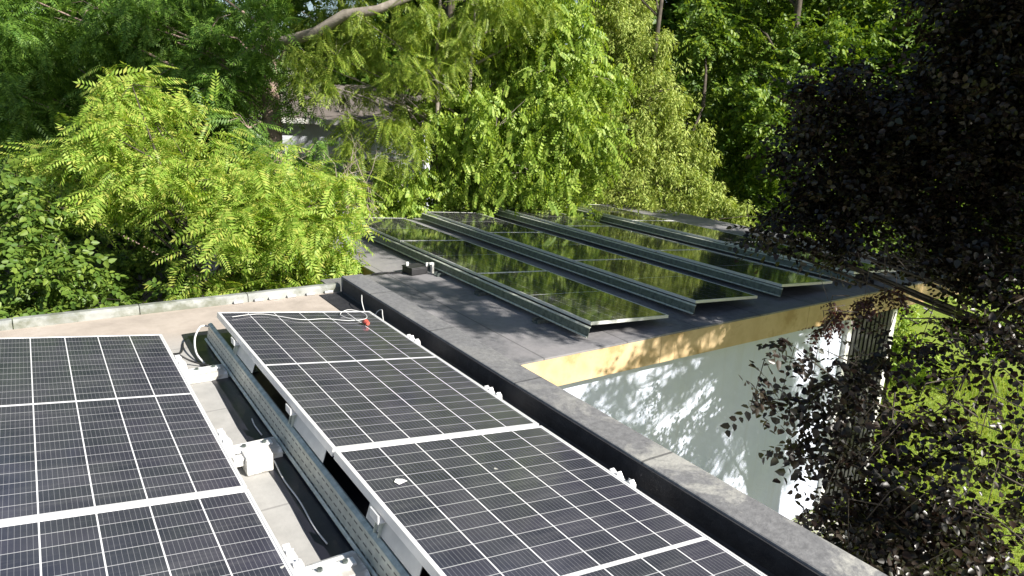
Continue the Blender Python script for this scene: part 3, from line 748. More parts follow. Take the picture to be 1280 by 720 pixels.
BEECH_LOW = [(5.11, 3.26, 2.31, 0.13), (5.31, 3.15, 2.38, 0.13), (4.85, 3.23, 2.05, 0.1), (5.04, 3.1, 2.06, 0.2), (5.27, 2.99, 2.2, 0.2), (5.22, 2.95, 1.95, 0.2), (4.95, 2.97, 1.83, 0.17), (5.19, 2.81, 1.84, 0.22), (5.54, 2.89, 2.04, 0.26), (5.85, 3.01, 2.3, 0.2), (4.94, 2.78, 1.6, 0.16), (5.06, 2.6, 1.69, 0.2), (5.39, 2.65, 1.76, 0.2), (4.65, 2.66, 1.41, 0.12), (4.78, 2.45, 1.41, 0.1), (5.84, 2.84, 2.14, 0.15), (6.25, 2.9, 2.41, 0.16), (6.14, 2.69, 2.32, 0.13), (5.91, 2.48, 1.95, 0.16), (6.47, 2.45, 2.24, 0.14), (5.97, 2.32, 1.97, 0.16), (5.41, 2.36, 1.68, 0.13), (5.87, 2.05, 1.7, 0.13), (5.5, 2.15, 1.62, 0.18), (4.93, 2.24, 1.48, 0.27), (5.08, 2.09, 1.32, 0.25), (5.34, 1.9, 1.28, 0.17), (4.87, 2.06, 1.18, 0.3), (5.77, 1.81, 1.52, 0.12), (6.33, 2.06, 1.92, 0.16), (6.7, 2.33, 2.38, 0.18), (6.65, 2.56, 2.6, 0.22), (6.6, 2.83, 2.56, 0.2), (5.02, 2.45, 1.54, 0.15), (4.64, 2.36, 1.24, 0.17), (5.6, 1.91, 1.45, 0.12), (5.13, 3.41, 2.43, 0.07), (4.67, 2.23, 1.25, 0.25), (5.76, 2.27, 1.76, 0.12), (6.47, 2.27, 2.09, 0.12), (5.53, 1.97, 1.51, 0.2), (5.56, 1.75, 1.29, 0.16), (5.2, 2.07, 1.49, 0.2), (5.27, 2.29, 1.55, 0.2), (5.78, 2.13, 1.76, 0.15), (6.08, 2.57, 2.2, 0.15), (5.56, 2.57, 1.89, 0.18), (5.23, 2.46, 1.61, 0.22), (4.73, 2.36, 1.42, 0.2), (6.1, 2.05, 1.78, 0.13), (6.03, 1.8, 1.65, 0.2), (5.73, 2.61, 1.97, 0.12), (4.66, 3.35, 2.01, 0.05), (4.75, 3.32, 2.11, 0.06), (6.08, 3.03, 2.47, 0.15), (6.07, 1.9, 1.65, 0.1)]
BUSH = [(6.39, 3.37, 0.29, 0.3), (6.74, 3.19, 0.46, 0.35), (6.44, 3.05, 0.18, 0.4), (6.86, 2.85, 0.43, 0.35), (6.07, 3.4, 0.1, 0.3), (6.61, 2.66, 0.1, 0.4), (6.95, 2.49, 0.26, 0.3), (6.16, 2.92, -0.07, 0.4)]
SPRIG = [(5.83, 3.5, 2.61, 0.1), (5.78, 3.5, 2.51, 0.1), (5.73, 3.5, 2.43, 0.07), (6.23, 3.37, 2.67, 0.1), (6.33, 3.32, 2.73, 0.1), (6.52, 3.32, 2.75, 0.1), (6.17, 3.41, 2.69, 0.09)]
BEECH_TOP = [(10.17, 0.84, 4.06, 0.31), (7.68, -0.23, 4.5, 0.27), (7.67, 0.54, 4.9, 0.36), (6.55, -0.38, 4.54, 0.42), (10.41, -0.74, 4.32, 0.29), (6.04, 1.43, 4.11, 0.32), (5.12, 0.9, 3.79, 0.27), (11.0, -0.56, 4.3, 0.3), (8.03, 1.14, 4.75, 0.3), (5.39, 0.79, 4.41, 0.41), (11.31, 0.44, 4.89, 0.37), (11.06, 0.24, 4.54, 0.34), (8.4, 0.25, 4.27, 0.4), (10.57, 0.74, 5.11, 0.27), (8.41, -0.18, 3.65, 0.33), (8.03, -1.0, 4.37, 0.27), (5.88, 0.14, 3.3, 0.37), (6.54, -0.04, 3.77, 0.26), (12.26, -0.68, 4.2, 0.39), (9.03, -0.41, 4.35, 0.29), (8.89, 1.36, 4.0, 0.27), (9.0, 0.38, 4.33, 0.35), (9.67, 1.17, 4.66, 0.37), (6.85, 0.4, 4.51, 0.33), (11.67, -0.53, 4.52, 0.31), (9.95, 0.04, 4.33, 0.38), (6.77, 0.77, 4.96, 0.28), (9.7, -0.33, 3.87, 0.31), (6.13, 0.99, 6.23, 0.44), (8.85, -0.47, 6.23, 0.54), (12.72, 0.42, 5.88, 0.45), (9.47, 2.15, 6.05, 0.52), (12.41, 3.33, 6.19, 0.52), (10.2, 0.96, 5.55, 0.55), (7.75, -0.16, 6.23, 0.58), (9.71, 2.86, 6.81, 0.34), (9.08, 1.68, 5.9, 0.36), (13.36, -1.16, 6.82, 0.45), (8.23, 2.73, 5.55, 0.42), (9.07, 3.02, 5.86, 0.35), (13.51, 2.0, 5.92, 0.46), (14.12, 4.35, 6.17, 0.36), (7.65, 2.26, 6.69, 0.53), (14.0, 1.75, 6.0, 0.51), (7.96, 1.32, 6.13, 0.57), (14.31, 0.88, 6.62, 0.39), (12.06, 0.38, 6.89, 0.43), (7.32, 1.22, 6.58, 0.36), (11.43, 0.4, 5.56, 0.42), (11.18, 0.46, 5.91, 0.55), (14.28, 0.22, 6.69, 0.45), (7.94, 2.99, 6.64, 0.46), (10.14, 2.18, 5.83, 0.51), (9.67, 1.67, 6.08, 0.53), (7.94, 0.81, 5.88, 0.57), (14.23, 4.96, 5.94, 0.42), (13.7, 1.58, 6.2, 0.55), (13.82, 0.37, 6.61, 0.43), (13.45, 3.69, 6.74, 0.44), (13.55, 4.85, 6.27, 0.36), (12.86, 3.36, 5.97, 0.37), (6.68, 2.45, 5.59, 0.55), (14.15, 2.99, 6.17, 0.39), (9.83, 2.93, 5.62, 0.37), (10.32, 4.65, 5.6, 0.5), (7.8, 0.92, 6.57, 0.49), (9.3, 1.53, 5.63, 0.49), (9.5, 4.19, 6.15, 0.55), (13.64, 0.18, 5.97, 0.35), (7.36, 2.24, 5.55, 0.48), (9.7, 4.02, 5.95, 0.42), (9.78, 4.33, 6.02, 0.55), (12.35, -0.46, 6.71, 0.34), (11.4, 4.43, 5.83, 0.4), (10.61, 0.96, 6.18, 0.48), (13.08, 2.27, 6.42, 0.54), (13.56, 0.19, 5.93, 0.54), (6.91, 0.85, 6.86, 0.39), (7.73, 0.47, 6.21, 0.35), (12.19, 5.6, 5.91, 0.52), (9.91, 3.5, 5.69, 0.46), (8.31, 3.03, 6.8, 0.42), (10.77, 3.51, 6.88, 0.47), (13.86, 3.55, 5.78, 0.5), (9.68, 1.29, 5.73, 0.47), (7.49, 0.17, 6.17, 0.46), (8.83, 4.22, 6.37, 0.42), (8.49, 1.1, 6.78, 0.52), (12.65, 0.52, 5.71, 0.54), (11.87, 0.03, 6.42, 0.37), (12.66, 0.98, 6.8, 0.49), (14.28, 5.23, 6.03, 0.41), (10.54, 1.95, 5.8, 0.58), (11.28, -0.09, 6.3, 0.38), (9.75, 0.56, 6.61, 0.46), (10.1, 2.09, 6.09, 0.51), (9.81, 3.48, 6.91, 0.47), (11.38, 1.77, 6.31, 0.51), (13.08, -0.79, 6.51, 0.38), (8.73, 2.77, 5.83, 0.47), (13.27, 5.04, 6.06, 0.52), (13.06, 5.56, 5.78, 0.55), (7.87, 2.2, 5.83, 0.34), (11.86, 1.79, 6.06, 0.43), (11.77, 2.5, 6.63, 0.45), (10.13, 2.89, 6.5, 0.41), (12.57, 0.8, 6.5, 0.48), (12.7, -0.08, 6.17, 0.4), (8.82, 2.67, 6.24, 0.37), (11.12, 0.86, 6.66, 0.37), (7.96, 1.67, 6.13, 0.44), (9.6, 2.26, 6.45, 0.56), (6.02, 1.19, 5.79, 0.53), (9.62, 1.92, 5.74, 0.45), (10.57, 1.37, 6.03, 0.58), (11.08, 1.68, 5.97, 0.53), (8.69, 0.89, 6.57, 0.4), (10.15, 3.18, 5.73, 0.5), (14.13, 4.38, 6.02, 0.37), (12.92, 1.16, 6.07, 0.35), (12.33, 2.75, 6.22, 0.44), (11.43, 0.92, 5.65, 0.37), (12.2, -0.75, 6.6, 0.52), (8.06, 1.81, 6.57, 0.47), (7.93, 1.07, 6.68, 0.44), (12.71, 2.13, 6.04, 0.5), (8.17, 3.61, 6.66, 0.47), (11.69, -0.34, 6.42, 0.53), (14.52, 2.3, 6.75, 0.44), (6.34, 1.61, 6.51, 0.46), (10.33, 0.7, 5.71, 0.5), (11.68, 4.12, 6.89, 0.49), (10.46, 3.48, 6.7, 0.36), (8.01, 3.56, 6.22, 0.4), (11.63, 4.43, 5.62, 0.52), (12.75, 2.48, 5.94, 0.53), (11.48, 0.29, 5.91, 0.56), (10.33, 2.4, 6.57, 0.51), (6.93, 1.68, 5.64, 0.5), (11.5, 0.23, 6.79, 0.52)]
HIGH_SHADE = [(2.61, 8.26, 8.86, 0.72), (5.18, 8.31, 10.7, 0.61), (5.81, 9.13, 10.65, 0.83), (6.17, 8.31, 9.07, 0.87), (3.81, 7.81, 10.34, 0.81), (3.22, 9.58, 8.83, 0.66), (4.18, 9.38, 9.85, 0.77), (4.0, 8.65, 9.47, 0.85), (4.39, 8.62, 8.47, 0.72), (2.76, 9.43, 9.3, 0.87), (5.42, 7.91, 9.79, 0.71), (3.62, 9.58, 9.83, 0.77)]
FAR_TREES = [
[(-3.91, 32.69, -2.91, 1.88), (-5.51, 31.9, -2.24, 1.55), (-4.74, 30.84, -1.46, 2.19), (-5.4, 34.78, 0.27, 1.58), (-4.11, 31.69, -0.64, 1.51), (-4.3, 29.5, 0.51, 1.99), (-5.2, 32.05, 2.36, 1.81), (-2.59, 29.2, 2.22, 2.05), (-3.46, 29.24, 1.88, 1.98), (-5.54, 33.3, 3.67, 1.69), (-1.88, 31.06, 3.45, 1.5), (-1.57, 30.39, 4.26, 1.83), (-1.91, 30.26, 5.94, 2.13), (-4.1, 33.3, 5.96, 1.94), (-4.81, 32.17, 5.19, 1.86), (-1.53, 30.39, 6.99, 1.52), (-3.08, 32.86, 7.96, 2.11), (-3.38, 33.09, 7.79, 2.11), (-2.53, 31.41, 9.97, 2.03), (-5.83, 36.54, 9.55, 1.57), (-3.87, 32.52, 8.9, 1.56), (-3.4, 37.11, 11.76, 1.54), (-2.77, 36.73, 12.41, 1.94), (-3.94, 32.78, 11.57, 1.71), (-3.83, 38.04, 14.25, 1.62), (-1.25, 31.92, 13.37, 2.15), (-3.22, 32.67, 12.46, 2.02), (-3.28, 35.69, 15.4, 2.09), (-2.29, 36.01, 16.54, 1.65), (-3.4, 36.95, 16.42, 1.57)],
[(1.82, 29.18, -1.75, 1.68), (1.36, 31.92, -2.1, 2.06), (-0.13, 33.03, -2.73, 2.14), (-1.42, 35.41, -1.14, 1.78), (-0.98, 33.36, -0.22, 2.16), (1.44, 29.13, -0.07, 1.66), (-1.47, 32.4, 2.18, 1.56), (0.6, 31.88, 2.23, 1.89), (0.88, 30.03, 1.88, 2.1), (2.27, 30.29, 4.4, 1.67), (1.07, 31.9, 3.78, 2.2), (3.52, 29.28, 4.21, 2.13), (-1.46, 34.38, 6.22, 1.52), (-1.75, 35.61, 5.62, 1.56), (4.2, 33.41, 6.6, 1.72), (2.84, 32.63, 9.08, 1.8), (3.18, 32.55, 8.54, 1.79), (2.61, 32.68, 7.68, 1.95), (2.09, 31.96, 9.5, 2.13), (0.18, 35.23, 10.45, 1.83), (0.57, 32.8, 9.67, 1.87), (2.14, 34.13, 11.89, 1.76), (3.47, 32.41, 12.38, 1.87), (2.35, 36.61, 13.83, 1.9), (0.33, 34.47, 13.85, 2.07), (3.51, 34.12, 15.58, 2.16), (1.42, 34.01, 14.57, 1.7)],
[(4.15, 24.14, -1.35, 1.86), (3.88, 24.18, -1.96, 1.78), (3.11, 26.82, -2.48, 2.13), (2.5, 26.34, 1.12, 2.19), (4.01, 25.22, 0.69, 2.04), (4.46, 28.06, -0.51, 1.79), (4.66, 26.38, 2.88, 2.04), (5.0, 26.43, 2.73, 2.2), (3.71, 28.94, 2.24, 1.76), (4.91, 26.19, 4.47, 1.62), (3.41, 28.47, 3.52, 1.84), (6.04, 29.65, 4.58, 1.95), (5.24, 28.45, 6.59, 1.86), (3.92, 29.36, 6.79, 2.0), (3.66, 29.68, 5.87, 2.14), (2.95, 32.1, 8.36, 1.95), (3.23, 29.83, 7.65, 1.89), (2.8, 33.01, 9.05, 1.69), (5.08, 31.12, 10.55, 1.94), (3.57, 29.15, 10.56, 1.97), (7.48, 26.74, 10.41, 2.02), (4.59, 30.08, 11.6, 1.63), (7.36, 27.22, 12.49, 1.94), (4.09, 29.02, 12.23, 2.14), (5.61, 28.37, 14.19, 1.65), (4.94, 30.46, 14.85, 1.59), (6.99, 31.74, 15.49, 1.65), (6.51, 29.31, 15.81, 1.75), (6.37, 28.22, 15.41, 1.58), (5.01, 30.77, 16.36, 1.95)],
[(8.32, 29.12, -3.14, 1.73), (8.44, 27.95, -2.78, 2.07), (11.4, 24.12, -2.41, 1.7), (10.97, 27.46, -0.34, 1.63), (12.56, 26.49, -0.42, 1.56), (9.77, 28.14, 0.68, 1.51), (13.19, 27.17, 1.73, 1.85), (13.95, 27.06, 2.62, 1.58), (9.5, 25.41, 1.62, 2.02), (12.85, 27.17, 4.45, 1.83), (10.59, 25.84, 4.57, 1.83), (8.24, 30.75, 3.7, 1.87), (12.94, 28.01, 6.71, 1.93), (10.39, 29.7, 5.99, 1.86), (13.85, 26.23, 7.36, 1.79), (9.52, 31.9, 9.05, 1.79), (10.37, 28.69, 9.65, 1.76), (9.04, 31.34, 8.83, 1.73), (8.81, 29.28, 10.33, 2.02), (8.72, 29.02, 10.21, 1.64), (9.73, 28.0, 10.06, 2.13), (8.82, 31.0, 13.61, 1.5), (14.37, 30.06, 14.49, 2.09), (12.1, 30.01, 14.47, 1.7), (10.02, 32.11, 15.54, 1.62), (11.15, 28.46, 14.47, 2.19), (10.72, 29.72, 15.4, 1.62)],
[(10.51, 21.46, -1.29, 1.56), (9.31, 20.19, -0.8, 1.97), (13.13, 20.14, -1.96, 1.83), (9.85, 21.77, 1.29, 2.04), (13.21, 20.49, 0.07, 1.65), (11.29, 18.79, 0.65, 1.58), (11.51, 23.84, 2.37, 2.17), (10.62, 22.22, 3.41, 1.52), (11.64, 19.83, 3.36, 1.54), (9.37, 22.33, 4.5, 2.19), (10.73, 21.85, 4.13, 1.98), (12.41, 19.81, 4.35, 1.62), (12.35, 24.22, 6.76, 1.69), (14.63, 20.76, 7.46, 1.52), (14.52, 22.37, 7.17, 2.0), (14.75, 24.11, 9.65, 1.65), (13.92, 21.98, 8.3, 1.59), (11.72, 24.58, 8.1, 1.56), (10.76, 23.61, 10.39, 1.7), (15.66, 23.54, 10.78, 1.64), (12.05, 23.44, 10.7, 1.86), (13.21, 20.83, 11.33, 1.9), (14.46, 24.25, 13.36, 1.85), (10.87, 24.74, 12.07, 1.72), (11.24, 24.08, 14.26, 1.61), (12.01, 22.51, 13.8, 1.56), (12.12, 22.8, 13.58, 1.9)],
[(16.74, 19.03, -1.98, 1.65), (17.24, 22.1, -2.52, 1.99), (14.82, 22.24, -1.81, 1.74), (15.29, 24.5, 0.45, 1.56), (16.6, 20.66, 0.61, 2.19), (15.02, 20.04, 0.74, 1.54), (14.91, 21.47, 2.59, 1.91), (15.56, 22.34, 2.2, 1.73), (15.92, 22.69, 2.04, 1.72), (14.58, 21.69, 4.35, 1.92), (17.4, 20.31, 4.33, 2.02), (17.65, 23.3, 4.05, 2.08), (14.11, 24.11, 7.48, 1.96), (14.83, 23.39, 6.69, 2.17), (18.36, 20.1, 6.64, 1.98), (19.1, 22.73, 9.41, 1.75), (19.5, 20.54, 9.13, 1.86), (14.69, 24.65, 8.87, 1.76), (19.35, 24.98, 11.77, 1.51), (18.59, 22.86, 12.16, 1.74), (18.8, 22.76, 11.01, 1.94), (20.47, 23.87, 13.79, 1.63), (19.94, 23.87, 13.77, 1.77), (18.58, 25.56, 14.32, 1.99), (19.97, 26.32, 16.2, 1.85), (20.12, 25.3, 15.97, 1.87), (19.41, 23.2, 16.14, 2.13), (17.04, 25.18, 16.98, 1.58), (18.41, 28.0, 18.38, 1.64), (17.33, 24.14, 16.77, 1.53)],
[(20.36, 17.07, -0.37, 2.19), (18.54, 16.43, -0.48, 1.92), (19.41, 16.95, -0.7, 1.52), (22.38, 17.61, 1.58, 2.1), (19.01, 18.49, 1.35, 1.7), (17.4, 17.01, 1.02, 1.78), (20.55, 18.06, 2.62, 1.78), (20.55, 16.28, 2.6, 2.13), (19.59, 17.67, 2.24, 1.57), (21.41, 17.72, 5.39, 1.85), (20.76, 19.02, 5.28, 1.64), (19.71, 18.65, 5.12, 1.97), (21.7, 19.53, 7.33, 1.87), (18.6, 19.14, 7.45, 1.93), (22.21, 18.68, 6.9, 1.86), (22.08, 17.74, 9.13, 2.08), (21.65, 17.84, 8.46, 1.92), (21.45, 16.53, 8.6, 1.83), (19.21, 20.88, 11.4, 2.18), (20.24, 17.16, 10.92, 1.75), (23.23, 19.0, 11.01, 1.78), (17.79, 20.23, 12.35, 1.97), (20.82, 20.98, 13.75, 1.74), (21.64, 22.05, 13.94, 1.54), (21.33, 20.79, 14.79, 1.61), (19.75, 21.42, 15.09, 1.59), (19.93, 22.05, 15.09, 2.04)],
[(25.07, 15.41, -1.26, 2.09), (25.37, 17.21, -1.05, 1.8), (24.07, 16.82, -1.22, 1.63), (27.92, 15.4, -0.03, 1.88), (23.04, 18.32, 1.13, 1.89), (24.65, 17.4, 0.15, 2.17), (27.01, 18.15, 2.63, 1.67), (28.5, 16.49, 2.63, 1.55), (28.81, 15.89, 3.16, 1.64), (26.81, 17.77, 5.89, 2.16), (23.07, 17.43, 5.79, 1.99), (25.49, 16.5, 5.89, 1.93), (25.6, 19.93, 7.36, 1.93), (25.68, 17.56, 8.01, 2.13), (27.35, 18.61, 8.13, 1.64), (26.68, 20.11, 10.62, 1.82), (22.66, 19.9, 8.92, 2.01), (29.46, 18.45, 9.68, 2.1), (24.64, 21.64, 11.73, 1.96), (25.49, 21.91, 12.82, 1.53), (26.8, 18.18, 11.42, 2.13), (25.19, 22.06, 14.62, 2.11), (29.21, 19.87, 14.45, 1.51), (26.03, 19.65, 13.52, 1.52), (26.89, 19.67, 16.71, 1.95), (27.87, 18.71, 16.0, 1.77), (23.61, 20.59, 15.75, 1.81), (26.29, 19.73, 18.07, 1.66), (28.79, 20.88, 19.47, 1.67), (25.88, 21.19, 18.68, 1.88)],
[(24.05, 11.76, -1.06, 1.67), (25.68, 10.71, 0.21, 1.71), (25.03, 11.37, -1.15, 1.87), (28.52, 11.32, 1.54, 1.68), (26.81, 10.54, 0.98, 1.82), (24.69, 11.82, 2.28, 1.98), (24.49, 13.95, 2.73, 1.61), (22.68, 13.79, 3.48, 1.76), (26.7, 14.6, 3.36, 2.15), (28.72, 13.07, 6.21, 1.84), (26.61, 15.41, 5.33, 1.83), (27.98, 14.27, 4.89, 2.02), (29.83, 14.36, 8.15, 2.17), (31.15, 13.92, 8.49, 1.59), (29.56, 14.01, 8.34, 2.07), (26.86, 17.11, 10.19, 1.89), (24.15, 14.67, 9.32, 2.04), (28.45, 12.32, 8.69, 2.12), (27.11, 15.84, 11.14, 1.72), (27.84, 16.35, 12.43, 1.73), (27.71, 13.0, 10.82, 1.83), (31.41, 15.68, 14.59, 1.71), (27.15, 15.95, 13.09, 1.69), (26.03, 15.69, 13.49, 2.07), (27.73, 17.1, 16.1, 1.61), (29.62, 17.51, 16.47, 1.83), (25.57, 14.89, 14.89, 1.54)],
[(28.6, 8.4, -0.67, 1.58), (30.15, 10.49, -0.14, 1.5), (28.48, 9.95, -1.21, 1.8), (25.66, 9.79, 1.75, 2.06), (27.43, 10.0, 2.26, 1.74), (29.22, 10.89, 2.07, 2.12), (30.92, 9.66, 4.04, 1.54), (34.08, 8.89, 2.89, 2.05), (25.51, 10.82, 3.83, 2.18), (29.2, 9.94, 4.89, 1.94), (25.7, 10.52, 5.65, 1.67), (29.42, 11.68, 5.32, 2.01), (28.18, 10.65, 7.91, 1.73), (30.27, 10.71, 7.72, 1.79), (31.04, 9.95, 7.86, 1.54), (33.93, 11.23, 10.56, 1.86), (28.98, 12.99, 10.24, 1.87), (31.83, 11.25, 9.79, 2.04), (31.02, 13.35, 11.75, 1.77), (30.76, 12.47, 12.3, 1.75), (27.08, 11.38, 10.15, 1.89), (31.19, 14.66, 14.68, 1.56), (30.55, 14.63, 13.33, 1.86), (29.4, 12.23, 13.23, 2.11), (29.15, 14.11, 15.89, 1.86), (30.33, 12.63, 14.97, 2.17), (34.81, 12.33, 16.39, 1.65), (31.97, 13.82, 16.97, 2.07), (32.2, 13.13, 17.61, 1.63), (32.05, 14.81, 18.11, 1.85)]]


RNG = np.random.default_rng(11)


def leaf_proto(kind):
    """a spray of leaves along +x, upper side +z -> verts, quads"""
    V, Q = [], []

    def rhomb(p, d, n, L, w):
        p, d, n = Vector(p), Vector(d).normalized(), Vector(n).normalized()
        s_ = d.cross(n).normalized()
        i = len(V)
        V.extend([p, p + d * L * .45 + s_ * w, p + d * L, p + d * L * .45 - s_ * w])
        Q.append((i, i + 1, i + 2, i + 3))

    def broad(p, d, n, L, w):
        p, d, n = Vector(p), Vector(d).normalized(), Vector(n).normalized()
        s_ = d.cross(n).normalized()
        i = len(V)
        V.extend([p, p + d * L - n * L * .12, p + d * L * .28 + s_ * w + n * w * .25, p + d * L * .68 + s_ * w * .8 + n * w * .1,
                  p + d * L * .28 - s_ * w + n * w * .25, p + d * L * .68 - s_ * w * .8 + n * w * .1])
        Q.extend([(i, i + 2, i + 3, i + 1), (i, i + 1, i + 5, i + 4)])
    q = rnd
    if kind == 'pinnate':
        L = 0.46
        for k in range(9):
            u = .14 + .86 * k / 8
            x, z = L * u, -.10 * u * u
            for sg in (-1, 1):
                l = .125 * (1 - .45 * abs(u - .45)) * q.uniform(.85, 1.1)
                rhomb((x, 0, z), (.55, sg * 1.0, -.28 - .3 * u), (0, -sg * .2, 1), l, l * .15)
        rhomb((L, 0, -.10), (1, 0, -.4), (0, 0, 1), .11, .017)
    elif kind == 'spray':
        L = .34
        for k in range(10):
            u = (k + .5) / 10
            sg = 1 if k % 2 else -1
            l = q.uniform(.065, .09)
            broad((L * u, 0, -.06 * u * u), (.7, sg * .8, q.uniform(-.7, -.1)), (q.uniform(-.4, .4), q.uniform(-.4, .4), 1), l, l * .33)
    elif kind == 'droop':
        L = .36
        for k in range(10):
            u = (k + .5) / 10
            sg = 1 if k % 2 else -1
            l = q.uniform(.08, .115)
            broad((L * u, sg * .01, -.08 * u * u), (.5, sg * .45, -.9), (.8, sg * .3, .55), l, l * .32)
    elif kind == 'cedar':
        for k in range(20):                       # a hanging plume of short scale-leaf fingers
            u = q.random()
            a = q.uniform(0, 6.283)
            w_ = .045 * (1 - .6 * u)
            l = q.uniform(.05, .085)
            rhomb((.20 * u, math.cos(a) * w_, math.sin(a) * w_), (1, math.cos(a) * .7, math.sin(a) * .7), (q.uniform(-.6, .6), q.uniform(-.6, .6), 1), l, .012)
    elif kind == 'beech':
        L = .30
        for k in range(9):
            u = (k + .5) / 9
            sg = 1 if k % 2 else -1
            l = q.uniform(.038, .072)
            broad((L * u, 0, -.05 * u * u), (.6, sg * .9, q.uniform(-.5, .1)), (q.uniform(-.5, .5), q.uniform(-.5, .5), 1), l, l * .36)
    elif kind == 'coarse':
        L = .7
        for k in range(9):
            u = (k + .5) / 9
            sg = 1 if k % 2 else -1
            l = q.uniform(.16, .26)
            broad((L * u, 0, -.15 * u * u), (.7, sg * .8, q.uniform(-.7, 0)), (q.uniform(-.4, .4), q.uniform(-.4, .4), 1), l, l * .36)
    return np.array([tuple(v) for v in V], dtype=np.float32), np.array(Q, dtype=np.int32)


PROTO = {}


def foliage(name, clumps, kind, dens, mat, parent, origin, out=1.0, up=0.15, droop=0.5, spread=0.6, size=(.8, 1.2), shell=0.55, squash=.85, bunch=16):
    if kind not in PROTO: PROTO[kind] = [leaf_proto(kind) for _ in range(3)]
    Vs, Qs, off = [], [], 0
    for (cx, cy, cz, r) in clumps:
        N = max(6, int(dens * r * r))
        u = RNG.normal(size=(N, 3)); u /= np.linalg.norm(u, axis=1)[:, None]
        rad = r * (shell + (1 - shell) * RNG.random(N)) * (.8 + .35 * RNG.random(N))
        # lumpy outline: push whole sectors in and out
        lump = 1 + .22 * np.sin(3.1 * u[:, 0] * 2 + cx * 7) * np.cos(2.7 * u[:, 1] * 2 + cy * 5) + .12 * np.sin(9 * u[:, 2] + cz * 3)
        p = np.array([cx, cy, cz]) + u * (rad * lump)[:, None] * np.array([1, 1, squash])
        if bunch:                                   # leaves gather in bunches with gaps of shade between them
            K = max(3, int(N / bunch))
            hub = p[RNG.integers(0, N, K)]
            own = RNG.integers(0, K, N)
            p = np.where((RNG.random(N) < .85)[:, None], hub[own] + RNG.normal(size=(N, 3)) * r * .15, p)
        d = u * out + RNG.normal(size=(N, 3)) * spread
        d[:, 2] = d[:, 2] * .6 - droop
        d /= np.linalg.norm(d, axis=1)[:, None]
        n = u * .6 + np.array([0, 0, 1.0]) * (up + .6) + RNG.normal(size=(N, 3)) * .35
        n -= d * (n * d).sum(1)[:, None]
        n /= np.linalg.norm(n, axis=1)[:, None] + 1e-9
        s_ = np.cross(n, d)
        sc_ = RNG.uniform(size[0], size[1], N)
        Rm = np.stack([d, s_, n], axis=2) * sc_[:, None, None]
        pick = RNG.integers(0, 3, N)
        for k in range(3):
            idx = np.where(pick == k)[0]
            if len(idx) == 0: continue
            pv, pq = PROTO[kind][k]
            W_ = np.einsum('nij,vj->nvi', Rm[idx], pv) + p[idx][:, None, :]
            Vs.append(W_.reshape(-1, 3))
            Qs.append((pq[None] + (np.arange(len(idx)) * len(pv))[:, None, None] + off).reshape(-1, 4))
            off += len(idx) * len(pv)
    V = (np.concatenate(Vs) - np.array(origin)).astype(np.float32)
    Q = np.concatenate(Qs).astype(np.int32)
    me = bpy.data.meshes.new(name)
    me.vertices.add(len(V)); me.vertices.foreach_set("co", V.ravel())
    me.loops.add(Q.size); me.loops.foreach_set("vertex_index", Q.ravel())
    me.polygons.add(len(Q))
    me.polygons.foreach_set("loop_start", np.arange(0, Q.size, 4, dtype=np.int32))
    me.update(calc_edges=True)
    me.materials.append(mat)
    o = bpy.data.objects.new(name, me)
    COL.objects.link(o)
    if parent: o.parent = parent
    return o


def limbs(mb, start, clumps, origin, r0, frac=1.0, twig=4):
    """branches from points on the trunk to the clumps, each forking into twigs"""
    o = Vector(origin)
    for (cx, cy, cz, r) in clumps:
        if rnd.random() > frac: continue
        c = Vector((cx, cy, cz))
        s_ = start(c)
        mid = s_.lerp(c, .5) + Vector((rnd.uniform(-.2, .2), rnd.uniform(-.2, .2), rnd.uniform(0, .35)))
        mb.tube([s_ - o, mid - o, c - o], [r0, r0 * .65, r0 * .3], 6)
        for _ in range(twig):
            e = c + Vector((rnd.gauss(0, 1), rnd.gauss(0, 1), rnd.gauss(0, .8))).normalized() * r * rnd.uniform(.7, 1.0)
            m2 = c.lerp(e, .5) + Vector((0, 0, rnd.uniform(-.05, .12)))
            mb.tube([c - o, m2 - o, e - o], [r0 * .3, r0 * .2, r0 * .08], 4, False)


def tree(name, label, cat, base, clumps, kind, dens, lmat, bmat, trunk_r, group=None, path=None, branch_r=.05, frac=1.0, twig=4, crown='crown', stem='trunk', **kw):
    r = thing(name, label, cat, base, (0, 0, 0), group)
    b_ = Vector(base)
    zt = max(c[2] for c in clumps)
    cx = sum(c[0] for c in clumps) / len(clumps)
    cy = sum(c[1] for c in clumps) / len(clumps)
    if path is None:
        top = Vector((cx, cy, max(zt - 1.6, b_.z + .6 * (zt - b_.z))))
        path = [b_, b_.lerp(top, .35) + Vector((rnd.uniform(-.15, .15), rnd.uniform(-.15, .15), 0)), b_.lerp(top, .7), top]
    path = [Vector(p) for p in path]
    n = len(path)
    mb = MB()
    mb.tube([p - b_ for p in path], [trunk_r * (1.25 if i == 0 else 1 - .85 * i / (n - 1)) for i in range(n)], 10)

    def start(c):
        want = c.z - .25 - .35 * (c - path[0]).xy.length
        best = min(((abs((path[i].lerp(path[i + 1], k / 6)).z - want), path[i].lerp(path[i + 1], k / 6)) for i in range(n - 1) for k in range(7)), key=lambda q: q[0])
        return best[1]
    limbs(mb, start, clumps, base, branch_r, frac, twig)
    mb.build(stem, bmat, r, smooth=True)
    foliage(crown, clumps, kind, dens, lmat, r, base, **kw)
    return r


